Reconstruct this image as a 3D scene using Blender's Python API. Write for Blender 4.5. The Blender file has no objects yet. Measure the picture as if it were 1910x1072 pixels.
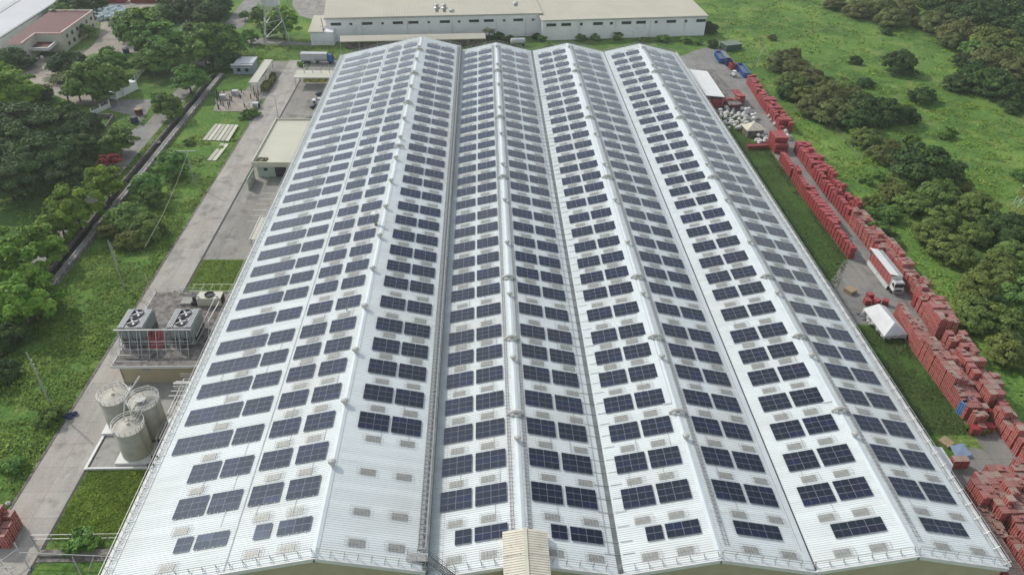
HAZE = 0.00015; EXPO = 0.25
import bpy, math, random
import numpy as np
from mathutils import Vector, Matrix, noise
random.seed(7); RN = np.random.RandomState(11)
SC = bpy.context.scene; COL = SC.collection
PI = math.pi
# ------------------------------------------------------------------ camera pose (fitted)
H = 96.0; FPX = 1400.0; PITCH = 0.6182881; YAW = 0.0473522; ROLL = 0.0232078
cp, sp = math.cos(PITCH), math.sin(PITCH); cy, sy = math.cos(YAW), math.sin(YAW); cr, sr = math.cos(ROLL), math.sin(ROLL)
def ray(px, py):
    X = (px-955)/FPX; U = -(py-536)/FPX
    xr = cr*X-sr*U; up = sr*X+cr*U
    yf = cp+up*sp; z = -sp+up*cp
    return Vector((cy*xr+sy*yf, -sy*xr+cy*yf, z))
def G(px, py, z=0.0):
    r = ray(px, py); t = (z-H)/r.z
    return Vector((r.x*t, r.y*t, z))
def DIST(p): return (Vector((p[0], p[1], p[2]-H))).length
def PROJ(p):
    x, y, z = p[0], p[1], p[2]-H
    xr = cy*x-sy*y; yf = sy*x+cy*y
    d = yf*cp-z*sp; up = yf*sp+z*cp
    return (955+FPX*(cr*xr+sr*up)/d, 536-FPX*(-sr*xr+cr*up)/d)
# ------------------------------------------------------------------ objects
def tag(o, label=None, cat=None, group=None, kind=None):
    if label: o['label'] = label
    if cat: o['category'] = cat
    if group: o['group'] = group
    if kind: o['kind'] = kind
    return o
def empty(name, loc, rz=0.0, label=None, cat=None, group=None):
    o = bpy.data.objects.new(name, None); COL.objects.link(o)
    o.location = loc; o.rotation_euler = (0, 0, rz); o.empty_display_size = 0.3
    return tag(o, label, cat, group)
class MB:
    def __init__(s): s.v = []; s.f = []; s.m = []
    def quad(s, a, b, c, d, mi=0):
        n = len(s.v); s.v += [tuple(a), tuple(b), tuple(c), tuple(d)]; s.f.append((n, n+1, n+2, n+3)); s.m.append(mi)
    def poly(s, pts, mi=0):
        n = len(s.v); s.v += [tuple(p) for p in pts]; s.f.append(tuple(range(n, n+len(pts)))); s.m.append(mi)
    def box(s, x0, x1, y0, y1, z0, z1, mi=0, M=None, top=None, rz=0.0):
        c = [(x0,y0,z0),(x1,y0,z0),(x1,y1,z0),(x0,y1,z0),(x0,y0,z1),(x1,y0,z1),(x1,y1,z1),(x0,y1,z1)]
        if rz:
            mx, my = (x0+x1)/2, (y0+y1)/2; a, b = math.cos(rz), math.sin(rz)
            c = [(mx+(p[0]-mx)*a-(p[1]-my)*b, my+(p[0]-mx)*b+(p[1]-my)*a, p[2]) for p in c]
        if M is not None: c = [tuple(M @ Vector(p)) for p in c]
        n = len(s.v); s.v += c
        for k, f in enumerate(((0,3,2,1),(4,5,6,7),(0,1,5,4),(1,2,6,5),(2,3,7,6),(3,0,4,7))):
            s.f.append(tuple(n+i for i in f)); s.m.append(top if (k == 1 and top is not None) else mi)
    def bar(s, a, b, w, h=None, mi=0):
        a = Vector(a); b = Vector(b); h = h or w
        d = (b-a); L = d.length
        if L < 1e-6: return
        d.normalize(); u = Vector((0,0,1)) if abs(d.z) < 0.95 else Vector((1,0,0))
        x = d.cross(u).normalized(); y = x.cross(d)
        n = len(s.v)
        for p in (a, b):
            for sx, sy_ in ((-1,-1),(1,-1),(1,1),(-1,1)): s.v.append(tuple(p+x*(sx*w/2)+y*(sy_*h/2)))
        for f in ((0,1,2,3),(7,6,5,4),(0,4,5,1),(1,5,6,2),(2,6,7,3),(3,7,4,0)): s.f.append(tuple(n+i for i in f)); s.m.append(mi)
    def tube(s, pts, r, n=8, mi=0):
        pts = [Vector(p) for p in pts]; R = r if isinstance(r, (list, tuple)) else [r]*len(pts)
        b = len(s.v)
        for i, p in enumerate(pts):
            d = (pts[min(i+1, len(pts)-1)]-pts[max(i-1, 0)]).normalized()
            u = Vector((0,0,1)) if abs(d.z) < 0.9 else Vector((1,0,0))
            x = d.cross(u).normalized(); y = d.cross(x)
            for k in range(n):
                t = 2*PI*k/n; s.v.append(tuple(p+x*(math.cos(t)*R[i])+y*(math.sin(t)*R[i])))
        for i in range(len(pts)-1):
            for k in range(n):
                s.f.append((b+i*n+k, b+i*n+(k+1) % n, b+(i+1)*n+(k+1) % n, b+(i+1)*n+k)); s.m.append(mi)
        s.f.append(tuple(b+k for k in range(n))); s.m.append(mi)
        s.f.append(tuple(b+(len(pts)-1)*n+k for k in reversed(range(n)))); s.m.append(mi)
    def lathe(s, prof, c=(0,0,0), n=20, mi=0):
        b = len(s.v)
        for r, z in prof:
            for k in range(n):
                t = 2*PI*k/n; s.v.append((c[0]+r*math.cos(t), c[1]+r*math.sin(t), c[2]+z))
        for i in range(len(prof)-1):
            for k in range(n): s.f.append((b+i*n+k, b+i*n+(k+1) % n, b+(i+1)*n+(k+1) % n, b+(i+1)*n+k)); s.m.append(mi)
        s.f.append(tuple(b+(len(prof)-1)*n+k for k in range(n))); s.m.append(mi)
    def prism(s, pts, z0, z1, mi=0, top=None):
        n = len(s.v); k = len(pts)
        s.v += [(p[0], p[1], z0) for p in pts]+[(p[0], p[1], z1) for p in pts]
        s.f.append(tuple(n+k+i for i in range(k))); s.m.append(mi if top is None else top)
        s.f.append(tuple(n+i for i in reversed(range(k)))); s.m.append(mi)
        for i in range(k): j = (i+1) % k; s.f.append((n+i, n+j, n+k+j, n+k+i)); s.m.append(mi)
    def mesh(s, name, mats):
        me = bpy.data.meshes.new(name); me.from_pydata(s.v, [], s.f)
        for m in (mats if isinstance(mats, (list, tuple)) else [mats]): me.materials.append(m)
        if any(s.m): me.polygons.foreach_set('material_index', s.m)
        me.update(); return me
    def build(s, name, mats, parent=None, world=False, smooth=False):
        me = s.mesh(name, mats)
        if smooth: me.polygons.foreach_set('use_smooth', [True]*len(me.polygons))
        return link(name, me, parent, world)
def link(name, me, parent=None, world=False, loc=None):
    o = bpy.data.objects.new(name, me); COL.objects.link(o)
    if parent is not None:
        o.parent = parent
        if world: o.location = -Vector(parent.location)
    if loc is not None: o.location = loc
    return o
def copy_tree(o, parent=None):
    c = o.copy(); COL.objects.link(c); c.parent = parent
    for ch in KIDS.get(o.name, []): copy_tree(ch, c)
    return c
KIDS = {}
def kids(o):
    KIDS[o.name] = list(o.children)
    for ch in o.children: kids(ch)
# ------------------------------------------------------------------ materials
def nodes(name):
    m = bpy.data.materials.new(name); m.use_nodes = True
    nt = m.node_tree; b = nt.nodes['Principled BSDF']; return m, nt, b
def setc(b, key, v):
    if key in b.inputs: b.inputs[key].default_value = v
def mat(name, col, rough=0.7, var=0.12, scale=1.0, bump=0.0, metal=0.0, spec=0.4, col2=None, obj_rand=0.0, stain=None, detail=5.0):
    m, nt, b = nodes(name); N = nt.nodes; Lk = nt.links
    setc(b, 'Roughness', rough); setc(b, 'Metallic', metal); setc(b, 'Specular IOR Level', spec)
    tc = N.new('ShaderNodeTexCoord'); nz = N.new('ShaderNodeTexNoise'); nz.inputs['Scale'].default_value = scale
    nz.inputs['Detail'].default_value = detail; Lk.new(tc.outputs['Object'], nz.inputs['Vector'])
    cr_ = N.new('ShaderNodeValToRGB'); Lk.new(nz.outputs['Fac'], cr_.inputs['Fac'])
    c2 = col2 or tuple(min(1, c*(1+var)) for c in col); c1 = tuple(c*(1-var) for c in col) if not col2 else col
    cr_.color_ramp.elements[0].position = 0.35; cr_.color_ramp.elements[0].color = (*c1, 1)
    cr_.color_ramp.elements[1].position = 0.65; cr_.color_ramp.elements[1].color = (*c2, 1)
    out = cr_.outputs['Color']
    if stain:   # (colour, scale, threshold, strength)
        n2 = N.new('ShaderNodeTexNoise'); n2.inputs['Scale'].default_value = stain[1]; n2.inputs['Detail'].default_value = 8
        n2.inputs['Roughness'].default_value = 0.65
        Lk.new(tc.outputs['Object'], n2.inputs['Vector'])
        r2 = N.new('ShaderNodeMapRange'); r2.inputs['From Min'].default_value = stain[2]; r2.inputs['From Max'].default_value = stain[2]+0.18
        r2.inputs['To Max'].default_value = stain[3]; Lk.new(n2.outputs['Fac'], r2.inputs['Value'])
        mx = N.new('ShaderNodeMixRGB'); mx.inputs['Color2'].default_value = (*stain[0], 1)
        Lk.new(r2.outputs['Result'], mx.inputs['Fac']); Lk.new(out, mx.inputs['Color1']); out = mx.outputs['Color']
    if obj_rand:
        oi = N.new('ShaderNodeObjectInfo'); hs = N.new('ShaderNodeHueSaturation')
        mr = N.new('ShaderNodeMapRange'); mr.inputs['To Min'].default_value = 1-obj_rand; mr.inputs['To Max'].default_value = 1+obj_rand
        Lk.new(oi.outputs['Random'], mr.inputs['Value']); Lk.new(mr.outputs['Result'], hs.inputs['Value'])
        Lk.new(out, hs.inputs['Color']); out = hs.outputs['Color']
    Lk.new(out, b.inputs['Base Color'])
    if bump:
        bp = N.new('ShaderNodeBump'); bp.inputs['Strength'].default_value = bump; bp.inputs['Distance'].default_value = 0.05
        Lk.new(nz.outputs['Fac'], bp.inputs['Height']); Lk.new(bp.outputs['Normal'], b.inputs['Normal'])
    return m
def leafmat(name, c0, c1, c2, rnd=0.12, hue=0.02, trans=0.25):
    m, nt, b = nodes(name); N = nt.nodes; Lk = nt.links
    at = N.new('ShaderNodeAttribute'); at.attribute_name = 'tint'
    r = N.new('ShaderNodeValToRGB'); e = r.color_ramp.elements; e[0].color = (*c0, 1); e[1].color = (*c2, 1)
    k = e.new(0.5); k.color = (*c1, 1); Lk.new(at.outputs['Fac'], r.inputs['Fac'])
    oi = N.new('ShaderNodeObjectInfo'); hs = N.new('ShaderNodeHueSaturation')
    mr = N.new('ShaderNodeMapRange'); mr.inputs['To Min'].default_value = 1-rnd; mr.inputs['To Max'].default_value = 1+rnd
    mh = N.new('ShaderNodeMapRange'); mh.inputs['To Min'].default_value = 0.5-hue; mh.inputs['To Max'].default_value = 0.5+hue
    Lk.new(oi.outputs['Random'], mr.inputs['Value']); Lk.new(mr.outputs['Result'], hs.inputs['Value'])
    Lk.new(oi.outputs['Random'], mh.inputs['Value']); Lk.new(mh.outputs['Result'], hs.inputs['Hue'])
    Lk.new(r.outputs['Color'], hs.inputs['Color']); Lk.new(hs.outputs['Color'], b.inputs['Base Color'])
    setc(b, 'Roughness', 0.65); setc(b, 'Specular IOR Level', 0.25)
    tr = N.new('ShaderNodeBsdfTranslucent'); Lk.new(hs.outputs['Color'], tr.inputs['Color'])
    ms = N.new('ShaderNodeMixShader'); ms.inputs['Fac'].default_value = trans
    Lk.new(b.outputs['BSDF'], ms.inputs[1]); Lk.new(tr.outputs['BSDF'], ms.inputs[2])
    Lk.new(ms.outputs['Shader'], nt.nodes['Material Output'].inputs['Surface'])
    return m
def groundmat(name, cols, scales, bump=0.6):
    # cols: list of 4 greens; mixes three noises
    m, nt, b = nodes(name); N = nt.nodes; Lk = nt.links
    setc(b, 'Roughness', 0.95); setc(b, 'Specular IOR Level', 0.1)
    tc = N.new('ShaderNodeTexCoord')
    def nz(s, d=6, dist=0.0):
        n = N.new('ShaderNodeTexNoise'); n.inputs['Scale'].default_value = s; n.inputs['Detail'].default_value = d
        n.inputs['Distortion'].default_value = dist; n.inputs['Roughness'].default_value = 0.6
        Lk.new(tc.outputs['Object'], n.inputs['Vector']); return n
    a = nz(scales[0], 6, 0.4); c = nz(scales[1], 6); d = nz(scales[2], 4)
    r1 = N.new('ShaderNodeValToRGB'); e = r1.color_ramp.elements
    e[0].position = 0.36; e[0].color = (*cols[0], 1); e[1].position = 0.66; e[1].color = (*cols[2], 1)
    k = e.new(0.5); k.color = (*cols[1], 1); Lk.new(a.outputs['Fac'], r1.inputs['Fac'])
    mr = N.new('ShaderNodeMapRange'); mr.inputs['From Min'].default_value = 0.5; mr.inputs['From Max'].default_value = 0.66
    mr.inputs['To Max'].default_value = 0.75; Lk.new(c.outputs['Fac'], mr.inputs['Value'])
    mx = N.new('ShaderNodeMixRGB'); mx.inputs['Color2'].default_value = (*cols[3], 1)
    Lk.new(mr.outputs['Result'], mx.inputs['Fac']); Lk.new(r1.outputs['Color'], mx.inputs['Color1'])
    mm = N.new('ShaderNodeMapRange'); mm.inputs['From Min'].default_value = 0.3; mm.inputs['From Max'].default_value = 0.7
    mm.inputs['To Min'].default_value = 0.62; mm.inputs['To Max'].default_value = 1.35; Lk.new(d.outputs['Fac'], mm.inputs['Value'])
    hs = N.new('ShaderNodeHueSaturation'); Lk.new(mm.outputs['Result'], hs.inputs['Value']); Lk.new(mx.outputs['Color'], hs.inputs['Color'])
    Lk.new(hs.outputs['Color'], b.inputs['Base Color'])
    bp = N.new('ShaderNodeBump'); bp.inputs['Strength'].default_value = bump; bp.inputs['Distance'].default_value = 0.5
    Lk.new(d.outputs['Fac'], bp.inputs['Height']); Lk.new(bp.outputs['Normal'], b.inputs['Normal'])
    return m
def concretemat(name, col, joint=(4.0, 5.0), dark=(0.16,0.15,0.14), warm=(0.42,0.375,0.32), off=(0,0)):
    m, nt, b = nodes(name); N = nt.nodes; Lk = nt.links
    setc(b, 'Roughness', 0.85); setc(b, 'Specular IOR Level', 0.25)
    tc = N.new('ShaderNodeTexCoord'); mp = N.new('ShaderNodeMapping'); Lk.new(tc.outputs['Object'], mp.inputs['Vector'])
    mp.inputs['Location'].default_value = (off[0], off[1], 0)
    def nz(s, d, vec=tc.outputs['Object']):
        n = N.new('ShaderNodeTexNoise'); n.inputs['Scale'].default_value = s; n.inputs['Detail'].default_value = d
        n.inputs['Roughness'].default_value = 0.65; Lk.new(vec, n.inputs['Vector']); return n
    st = N.new('ShaderNodeMapping'); st.inputs['Scale'].default_value = (1, 0.22, 1); Lk.new(tc.outputs['Object'], st.inputs['Vector'])
    n1 = nz(0.35, 8, st.outputs['Vector']); n2 = nz(0.09, 6); n3 = nz(3.0, 6)
    r1 = N.new('ShaderNodeValToRGB'); e = r1.color_ramp.elements
    e[0].position = 0.33; e[0].color = (*[c*0.8 for c in col], 1); e[1].position = 0.62; e[1].color = (*[min(1,c*1.12) for c in col], 1)
    Lk.new(n1.outputs['Fac'], r1.inputs['Fac'])
    a1 = N.new('ShaderNodeMapRange'); a1.inputs['From Min'].default_value = 0.5; a1.inputs['From Max'].default_value = 0.62; a1.inputs['To Max'].default_value = 0.7
    Lk.new(n2.outputs['Fac'], a1.inputs['Value'])
    m1 = N.new('ShaderNodeMixRGB'); m1.inputs['Color2'].default_value = (*warm, 1); Lk.new(a1.outputs['Result'], m1.inputs['Fac']); Lk.new(r1.outputs['Color'], m1.inputs['Color1'])
    a2 = N.new('ShaderNodeMapRange'); a2.inputs['From Min'].default_value = 0.52; a2.inputs['From Max'].default_value = 0.70; a2.inputs['To Max'].default_value = 0.75
    n4 = nz(0.22, 10); Lk.new(n4.outputs['Fac'], a2.inputs['Value'])
    m2 = N.new('ShaderNodeMixRGB'); m2.inputs['Color2'].default_value = (*dark, 1); Lk.new(a2.outputs['Result'], m2.inputs['Fac']); Lk.new(m1.outputs['Color'], m2.inputs['Color1'])
    br = N.new('ShaderNodeTexBrick'); br.offset = 0; br.inputs['Scale'].default_value = 1; br.inputs['Brick Width'].default_value = joint[0]
    br.inputs['Row Height'].default_value = joint[1]; br.inputs['Mortar Size'].default_value = 0.035; br.inputs['Mortar Smooth'].default_value = 0.3
    br.inputs['Color1'].default_value = (1,1,1,1); br.inputs['Color2'].default_value = (0.86,0.86,0.86,1); br.inputs['Mortar'].default_value = (0.5,0.5,0.48,1)
    Lk.new(mp.outputs['Vector'], br.inputs['Vector'])
    m3 = N.new('ShaderNodeMixRGB'); m3.blend_type = 'MULTIPLY'; m3.inputs['Fac'].default_value = 0.8
    Lk.new(m2.outputs['Color'], m3.inputs['Color1']); Lk.new(br.outputs['Color'], m3.inputs['Color2'])
    m4 = N.new('ShaderNodeMixRGB'); m4.blend_type = 'OVERLAY'; m4.inputs['Fac'].default_value = 0.35
    Lk.new(m3.outputs['Color'], m4.inputs['Color1']); Lk.new(n3.outputs['Fac'], m4.inputs['Color2'])
    Lk.new(m4.outputs['Color'], b.inputs['Base Color'])
    return m
def cratemat(name, base, mark, cell=(0.42, 0.42, 0.31), top=False):
    # crate sides: rows of crates with dark joints and pale handle / emblem marks
    m, nt, b = nodes(name); N = nt.nodes; Lk = nt.links
    setc(b, 'Roughness', 0.5); setc(b, 'Specular IOR Level', 0.3)
    tc = N.new('ShaderNodeTexCoord'); sx = N.new('ShaderNodeSeparateXYZ'); Lk.new(tc.outputs['Object'], sx.inputs['Vector'])
    def math_(op, a, bb=None, v=None):
        n = N.new('ShaderNodeMath'); n.operation = op
        if isinstance(a, (int, float)): n.inputs[0].default_value = a
        else: Lk.new(a, n.inputs[0])
        if bb is not None:
            if isinstance(bb, (int, float)): n.inputs[1].default_value = bb
            else: Lk.new(bb, n.inputs[1])
        return n.outputs[0]
    def fr(sock, size): # distance from cell centre 0..0.5
        f = math_('FRACT', math_('DIVIDE', sock, size)); return math_('ABSOLUTE', math_('SUBTRACT', f, 0.5))
    if top:
        h = math_('MAXIMUM', fr(sx.outputs['X'], cell[0]), fr(sx.outputs['Y'], cell[1]))
        joint = math_('GREATER_THAN', h, 0.43)
        small = math_('MAXIMUM', fr(sx.outputs['X'], cell[0]/3), fr(sx.outputs['Y'], cell[1]/3))
        markf = math_('LESS_THAN', small, 0.3)
    else:
        xy = math_('ADD', sx.outputs['X'], sx.outputs['Y'])
        a = fr(xy, cell[0]); c = fr(sx.outputs['Z'], cell[2])
        joint = math_('GREATER_THAN', math_('MAXIMUM', a, c), 0.43)
        markf = math_('MULTIPLY', math_('LESS_THAN', a, 0.27), math_('LESS_THAN', c, 0.25))
    vn = N.new('ShaderNodeTexNoise'); vn.inputs['Scale'].default_value = 1.7; vn.inputs['Detail'].default_value = 3; Lk.new(tc.outputs['Object'], vn.inputs['Vector'])
    mf = math_('MULTIPLY', markf, math_('MULTIPLY', math_('GREATER_THAN', vn.outputs['Fac'], 0.38), 0.85))
    oi = N.new('ShaderNodeObjectInfo'); hs = N.new('ShaderNodeHueSaturation'); hs.inputs['Color'].default_value = (*base, 1)
    mr = N.new('ShaderNodeMapRange'); mr.inputs['To Min'].default_value = 0.8; mr.inputs['To Max'].default_value = 1.2
    Lk.new(oi.outputs['Random'], mr.inputs['Value']); Lk.new(mr.outputs['Result'], hs.inputs['Value'])
    m1 = N.new('ShaderNodeMixRGB'); m1.inputs['Color2'].default_value = (*mark, 1); Lk.new(mf, m1.inputs['Fac']); Lk.new(hs.outputs['Color'], m1.inputs['Color1'])
    m2 = N.new('ShaderNodeMixRGB'); m2.inputs['Color2'].default_value = (base[0]*0.35, base[1]*0.4, base[2]*0.4, 1)
    Lk.new(math_('MULTIPLY', joint, 0.8), m2.inputs['Fac']); Lk.new(m1.outputs['Color'], m2.inputs['Color1'])
    Lk.new(m2.outputs['Color'], b.inputs['Base Color'])
    return m
M = {}
def roofmat():
    m, nt, b = nodes('roof_sheet'); N = nt.nodes; Lk = nt.links
    setc(b,'Roughness',0.58); setc(b,'Specular IOR Level',0.25)
    tc = N.new('ShaderNodeTexCoord')
    def nz(sc_, d, scale):
        mp = N.new('ShaderNodeMapping'); mp.inputs['Scale'].default_value = sc_; Lk.new(tc.outputs['Object'], mp.inputs['Vector'])
        n = N.new('ShaderNodeTexNoise'); n.inputs['Scale'].default_value = scale; n.inputs['Detail'].default_value = d; n.inputs['Roughness'].default_value = .6
        Lk.new(mp.outputs['Vector'], n.inputs['Vector']); return n.outputs['Fac']
    def mr(src, a, b_, lo, hi):
        n = N.new('ShaderNodeMapRange'); n.inputs['From Min'].default_value = a; n.inputs['From Max'].default_value = b_; n.inputs['To Min'].default_value = lo; n.inputs['To Max'].default_value = hi
        Lk.new(src, n.inputs['Value']); return n.outputs['Result']
    base = N.new('ShaderNodeMixRGB'); base.inputs['Color1'].default_value = (0.69,0.735,0.715,1); base.inputs['Color2'].default_value = (0.60,0.60,0.55,1)
    Lk.new(mr(nz((1,1,1),7,0.06),.5,.68,0,.6), base.inputs['Fac'])
    st = N.new('ShaderNodeMixRGB'); st.inputs['Color2'].default_value = (0.50,0.49,0.44,1)
    Lk.new(mr(nz((.10,1.6,.1),5,1.0),.56,.74,0,.42), st.inputs['Fac']); Lk.new(base.outputs['Color'], st.inputs['Color1'])
    sp = N.new('ShaderNodeSeparateXYZ'); Lk.new(tc.outputs['Object'], sp.inputs['Vector'])
    d1 = N.new('ShaderNodeMath'); d1.operation = 'DIVIDE'; d1.inputs[1].default_value = 1.05; Lk.new(sp.outputs['Y'], d1.inputs[0])
    fl = N.new('ShaderNodeMath'); fl.operation = 'FLOOR'; Lk.new(d1.outputs[0], fl.inputs[0])
    wn = N.new('ShaderNodeTexWhiteNoise'); wn.noise_dimensions = '1D'; Lk.new(fl.outputs[0], wn.inputs['W'])
    hs = N.new('ShaderNodeHueSaturation'); Lk.new(mr(wn.outputs['Value'],0,1,.95,1.04), hs.inputs['Value']); Lk.new(st.outputs['Color'], hs.inputs['Color'])
    Lk.new(hs.outputs['Color'], b.inputs['Base Color']); return m
M['roof'] = roofmat()
M['roof_cap'] = mat('roof_cap', (0.60,0.65,0.645), 0.6, 0.04, 0.5, spec=0.25)
M['seam'] = mat('roof_seam', (0.36,0.38,0.38), 0.6)
M['cream_roof'] = mat('cream_ribbed_sheet', (0.62,0.58,0.47), 0.5, 0.06, 0.8, stain=((0.33,0.24,0.15), 0.9, 0.55, 0.5))
M['olive_wall'] = mat('olive_wall', (0.42,0.37,0.245), 0.8, 0.06, 0.4)
M['fascia'] = mat('fascia', (0.66,0.66,0.63), 0.5, 0.05, 0.6, stain=((0.45,0.42,0.36), 0.5, 0.55, 0.4))
M['gutter'] = mat('gutter_metal', (0.17,0.185,0.18), 0.5, 0.2, 0.7, metal=0.3)
M['gutter_dark'] = mat('gutter_near_black', (0.05,0.05,0.05), 0.8)  # even near-black colour of the thin valley gutter and drain strip
M['galv'] = mat('galvanised', (0.42,0.43,0.42), 0.45, 0.1, 2.0, metal=0.4)
M['rail'] = mat('rail_paint', (0.34,0.34,0.32), 0.5, 0.1, 2.0)
M['cream_pipe'] = mat('cream_pipe', (0.50,0.50,0.45), 0.6, 0.15, 1.5, stain=((0.25,0.2,0.13), 1.5, 0.52, 0.6))
M['skylight'] = mat('skylight_sheet', (0.31,0.32,0.29), 0.4, 0.12, 0.9)
M['cage'] = mat('cage_wire', (0.34,0.33,0.30), 0.6, 0.2, 3.0)
M['alu'] = mat('aluminium_frame', (0.30,0.31,0.33), 0.5, 0.05, 2.0, metal=0.0)
def panelmat():
    m, nt, b = nodes('solar_cells'); N = nt.nodes; Lk = nt.links
    oi = N.new('ShaderNodeObjectInfo'); r = N.new('ShaderNodeValToRGB'); e = r.color_ramp.elements
    e[0].color = (0.014,0.016,0.024,1); e[1].color = (0.013,0.018,0.045,1)
    k = e.new(0.45); k.color = (0.012,0.016,0.022,1); k = e.new(0.8); k.color = (0.017,0.016,0.032,1)
    Lk.new(oi.outputs['Random'], r.inputs['Fac']); Lk.new(r.outputs['Color'], b.inputs['Base Color'])
    rr = N.new('ShaderNodeMapRange'); rr.inputs['To Min'].default_value = 0.07; rr.inputs['To Max'].default_value = 0.11
    Lk.new(oi.outputs['Random'], rr.inputs['Value']); Lk.new(rr.outputs['Result'], b.inputs['Roughness'])
    setc(b, 'Specular IOR Level', 0.46); b.inputs['Specular Tint'].default_value = (0.52,0.72,1.0,1); return m
M['cells'] = panelmat()
M['wire'] = mat('dark_wire', (0.05,0.05,0.05), 0.7)
M['white'] = mat('white_paint', (0.74,0.74,0.70), 0.5, 0.05, 0.5)
M['whwall'] = mat('white_wall', (0.80,0.80,0.78), 0.7, 0.05, 0.15, stain=((0.45,0.46,0.44), 0.25, 0.55, 0.45))
M['beige_roof'] = mat('beige_roof', (0.47,0.44,0.34), 0.6, 0.05, 0.1, stain=((0.40,0.38,0.31), 0.05, 0.5, 0.5))
M['glass'] = mat('window_glass', (0.03,0.035,0.04), 0.15, 0.1, 1.0, spec=0.6)
M['bark'] = mat('bark', (0.10,0.08,0.06), 0.9, 0.3, 3.0, bump=0.5)
M['concrete'] = mat('concrete_plain', (0.33,0.32,0.29), 0.85, 0.1, 0.6, stain=((0.14,0.13,0.12), 0.7, 0.54, 0.6))
M['dirty'] = mat('dirty_slab', (0.21,0.19,0.17), 0.85, 0.25, 0.8, stain=((0.045,0.04,0.035), 0.9, 0.46, 0.85))
M['cream'] = mat('cream_paint', (0.55,0.54,0.42), 0.7, 0.05, 0.4)
M['creamroof'] = mat('cream_flat_roof', (0.52,0.51,0.41), 0.8, 0.05, 0.15)
M['green_wall'] = mat('pale_green_wall', (0.42,0.52,0.42), 0.8, 0.06, 0.5)
M['tank'] = mat('tank_paint', (0.37,0.365,0.29), 0.6, 0.08, 0.5, stain=((0.26,0.25,0.19), 0.7, 0.5, 0.6))
M['tank_top'] = mat('tank_top_paint', (0.42,0.40,0.33), 0.6, 0.08, 0.8, stain=((0.33,0.26,0.18), 1.2, 0.56, 0.7))
M['steel'] = mat('condenser_steel', (0.25,0.275,0.26), 0.5, 0.15, 0.9, metal=0.2, stain=((0.22,0.23,0.22), 1.2, 0.5, 0.6))
M['black'] = mat('black_plastic', (0.02,0.02,0.02), 0.5)
M['rubber'] = mat('rubber', (0.025,0.025,0.025), 0.8)
M['red_dark'] = mat('red_roof_sheet', (0.115,0.035,0.028), 0.7, 0.08, 0.3)
M['blue_paint'] = mat('blue_paint', (0.03,0.12,0.34), 0.45, 0.12, 1.0)
M['navy'] = mat('navy_paint', (0.03,0.045,0.12), 0.4)
M['silver'] = mat('silver_box', (0.52,0.53,0.52), 0.45, 0.06, 0.5)
M['grey_paint'] = mat('grey_paint', (0.32,0.33,0.32), 0.6, 0.1, 0.6)
M['tarp'] = mat('white_tarp', (0.62,0.64,0.63), 0.6, 0.06, 0.7)
M['bag'] = mat('woven_bag', (0.60,0.59,0.56), 0.7, 0.12, 2.0, obj_rand=0.25)
M['wood'] = mat('pallet_wood', (0.34,0.25,0.15), 0.8, 0.2, 3.0)
M['blue_wall'] = mat('pale_blue_wall', (0.33,0.38,0.44), 0.8, 0.06, 0.6)
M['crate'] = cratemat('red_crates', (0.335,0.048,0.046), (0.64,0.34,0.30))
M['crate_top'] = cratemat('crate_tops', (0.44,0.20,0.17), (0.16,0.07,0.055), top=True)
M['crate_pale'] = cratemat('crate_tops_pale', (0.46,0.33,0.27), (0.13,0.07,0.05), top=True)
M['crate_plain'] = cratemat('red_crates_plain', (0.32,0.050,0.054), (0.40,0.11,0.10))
M['crate_blue'] = cratemat('blue_crates', (0.03,0.15,0.42), (0.25,0.40,0.60))
M['road'] = concretemat('concrete_road', (0.40,0.375,0.33), (3.9, 5.0), off=(64.7, 0))
M['yard'] = concretemat('concrete_yard', (0.29,0.28,0.25), (3.6, 4.0), dark=(0.085,0.08,0.07), warm=(0.27,0.25,0.21))
M['road_r'] = concretemat('road_concrete_grey', (0.25,0.245,0.225), (4.8, 6.0), dark=(0.13,0.13,0.12), warm=(0.28,0.26,0.23))
M['sandy'] = concretemat('sandy_yard', (0.34,0.30,0.25), (6, 6), warm=(0.42,0.36,0.28))
M['mud'] = mat('canal_mud', (0.028,0.025,0.022), 0.9, 0.25, 0.5)
M['ground'] = groundmat('grass_ground', ((0.063,0.125,0.029),(0.104,0.202,0.041),(0.177,0.278,0.058),(0.209,0.254,0.072)), (0.035, 0.13, 1.4), 0.9)
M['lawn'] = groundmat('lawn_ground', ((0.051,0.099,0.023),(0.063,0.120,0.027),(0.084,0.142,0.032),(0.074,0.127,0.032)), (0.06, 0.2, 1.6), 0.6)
M['bright_grass'] = leafmat('bright_grass_blades', (0.109,0.175,0.018), (0.181,0.280,0.029), (0.290,0.406,0.052), 0.0, 0.0, 0.2)
M['weed'] = leafmat('weed_leaves', (0.068,0.140,0.018), (0.165,0.272,0.033), (0.370,0.476,0.069), 0.0, 0.0, 0.15)
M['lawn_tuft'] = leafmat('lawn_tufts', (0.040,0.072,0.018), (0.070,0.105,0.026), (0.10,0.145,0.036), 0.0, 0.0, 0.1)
M['lf_olive'] = leafmat('leaves_olive', (0.091,0.138,0.030), (0.156,0.226,0.048), (0.261,0.348,0.067), 0.18, 0.03, 0.12)
M['lf_brown'] = leafmat('leaves_brownish', (0.097,0.112,0.031), (0.157,0.180,0.052), (0.218,0.252,0.072), 0.15, 0.02, 0.12)
M['lf_dark'] = leafmat('leaves_dark', (0.028,0.063,0.015), (0.054,0.106,0.023), (0.110,0.174,0.034), 0.15, 0.015, 0.12)
M['lf_green'] = leafmat('leaves_green', (0.064,0.136,0.025), (0.123,0.230,0.040), (0.255,0.378,0.064), 0.18, 0.02, 0.12)
M['lf_bright'] = leafmat('leaves_bright', (0.088,0.188,0.022), (0.176,0.310,0.029), (0.371,0.489,0.073), 0.12, 0.015, 0.12)
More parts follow.
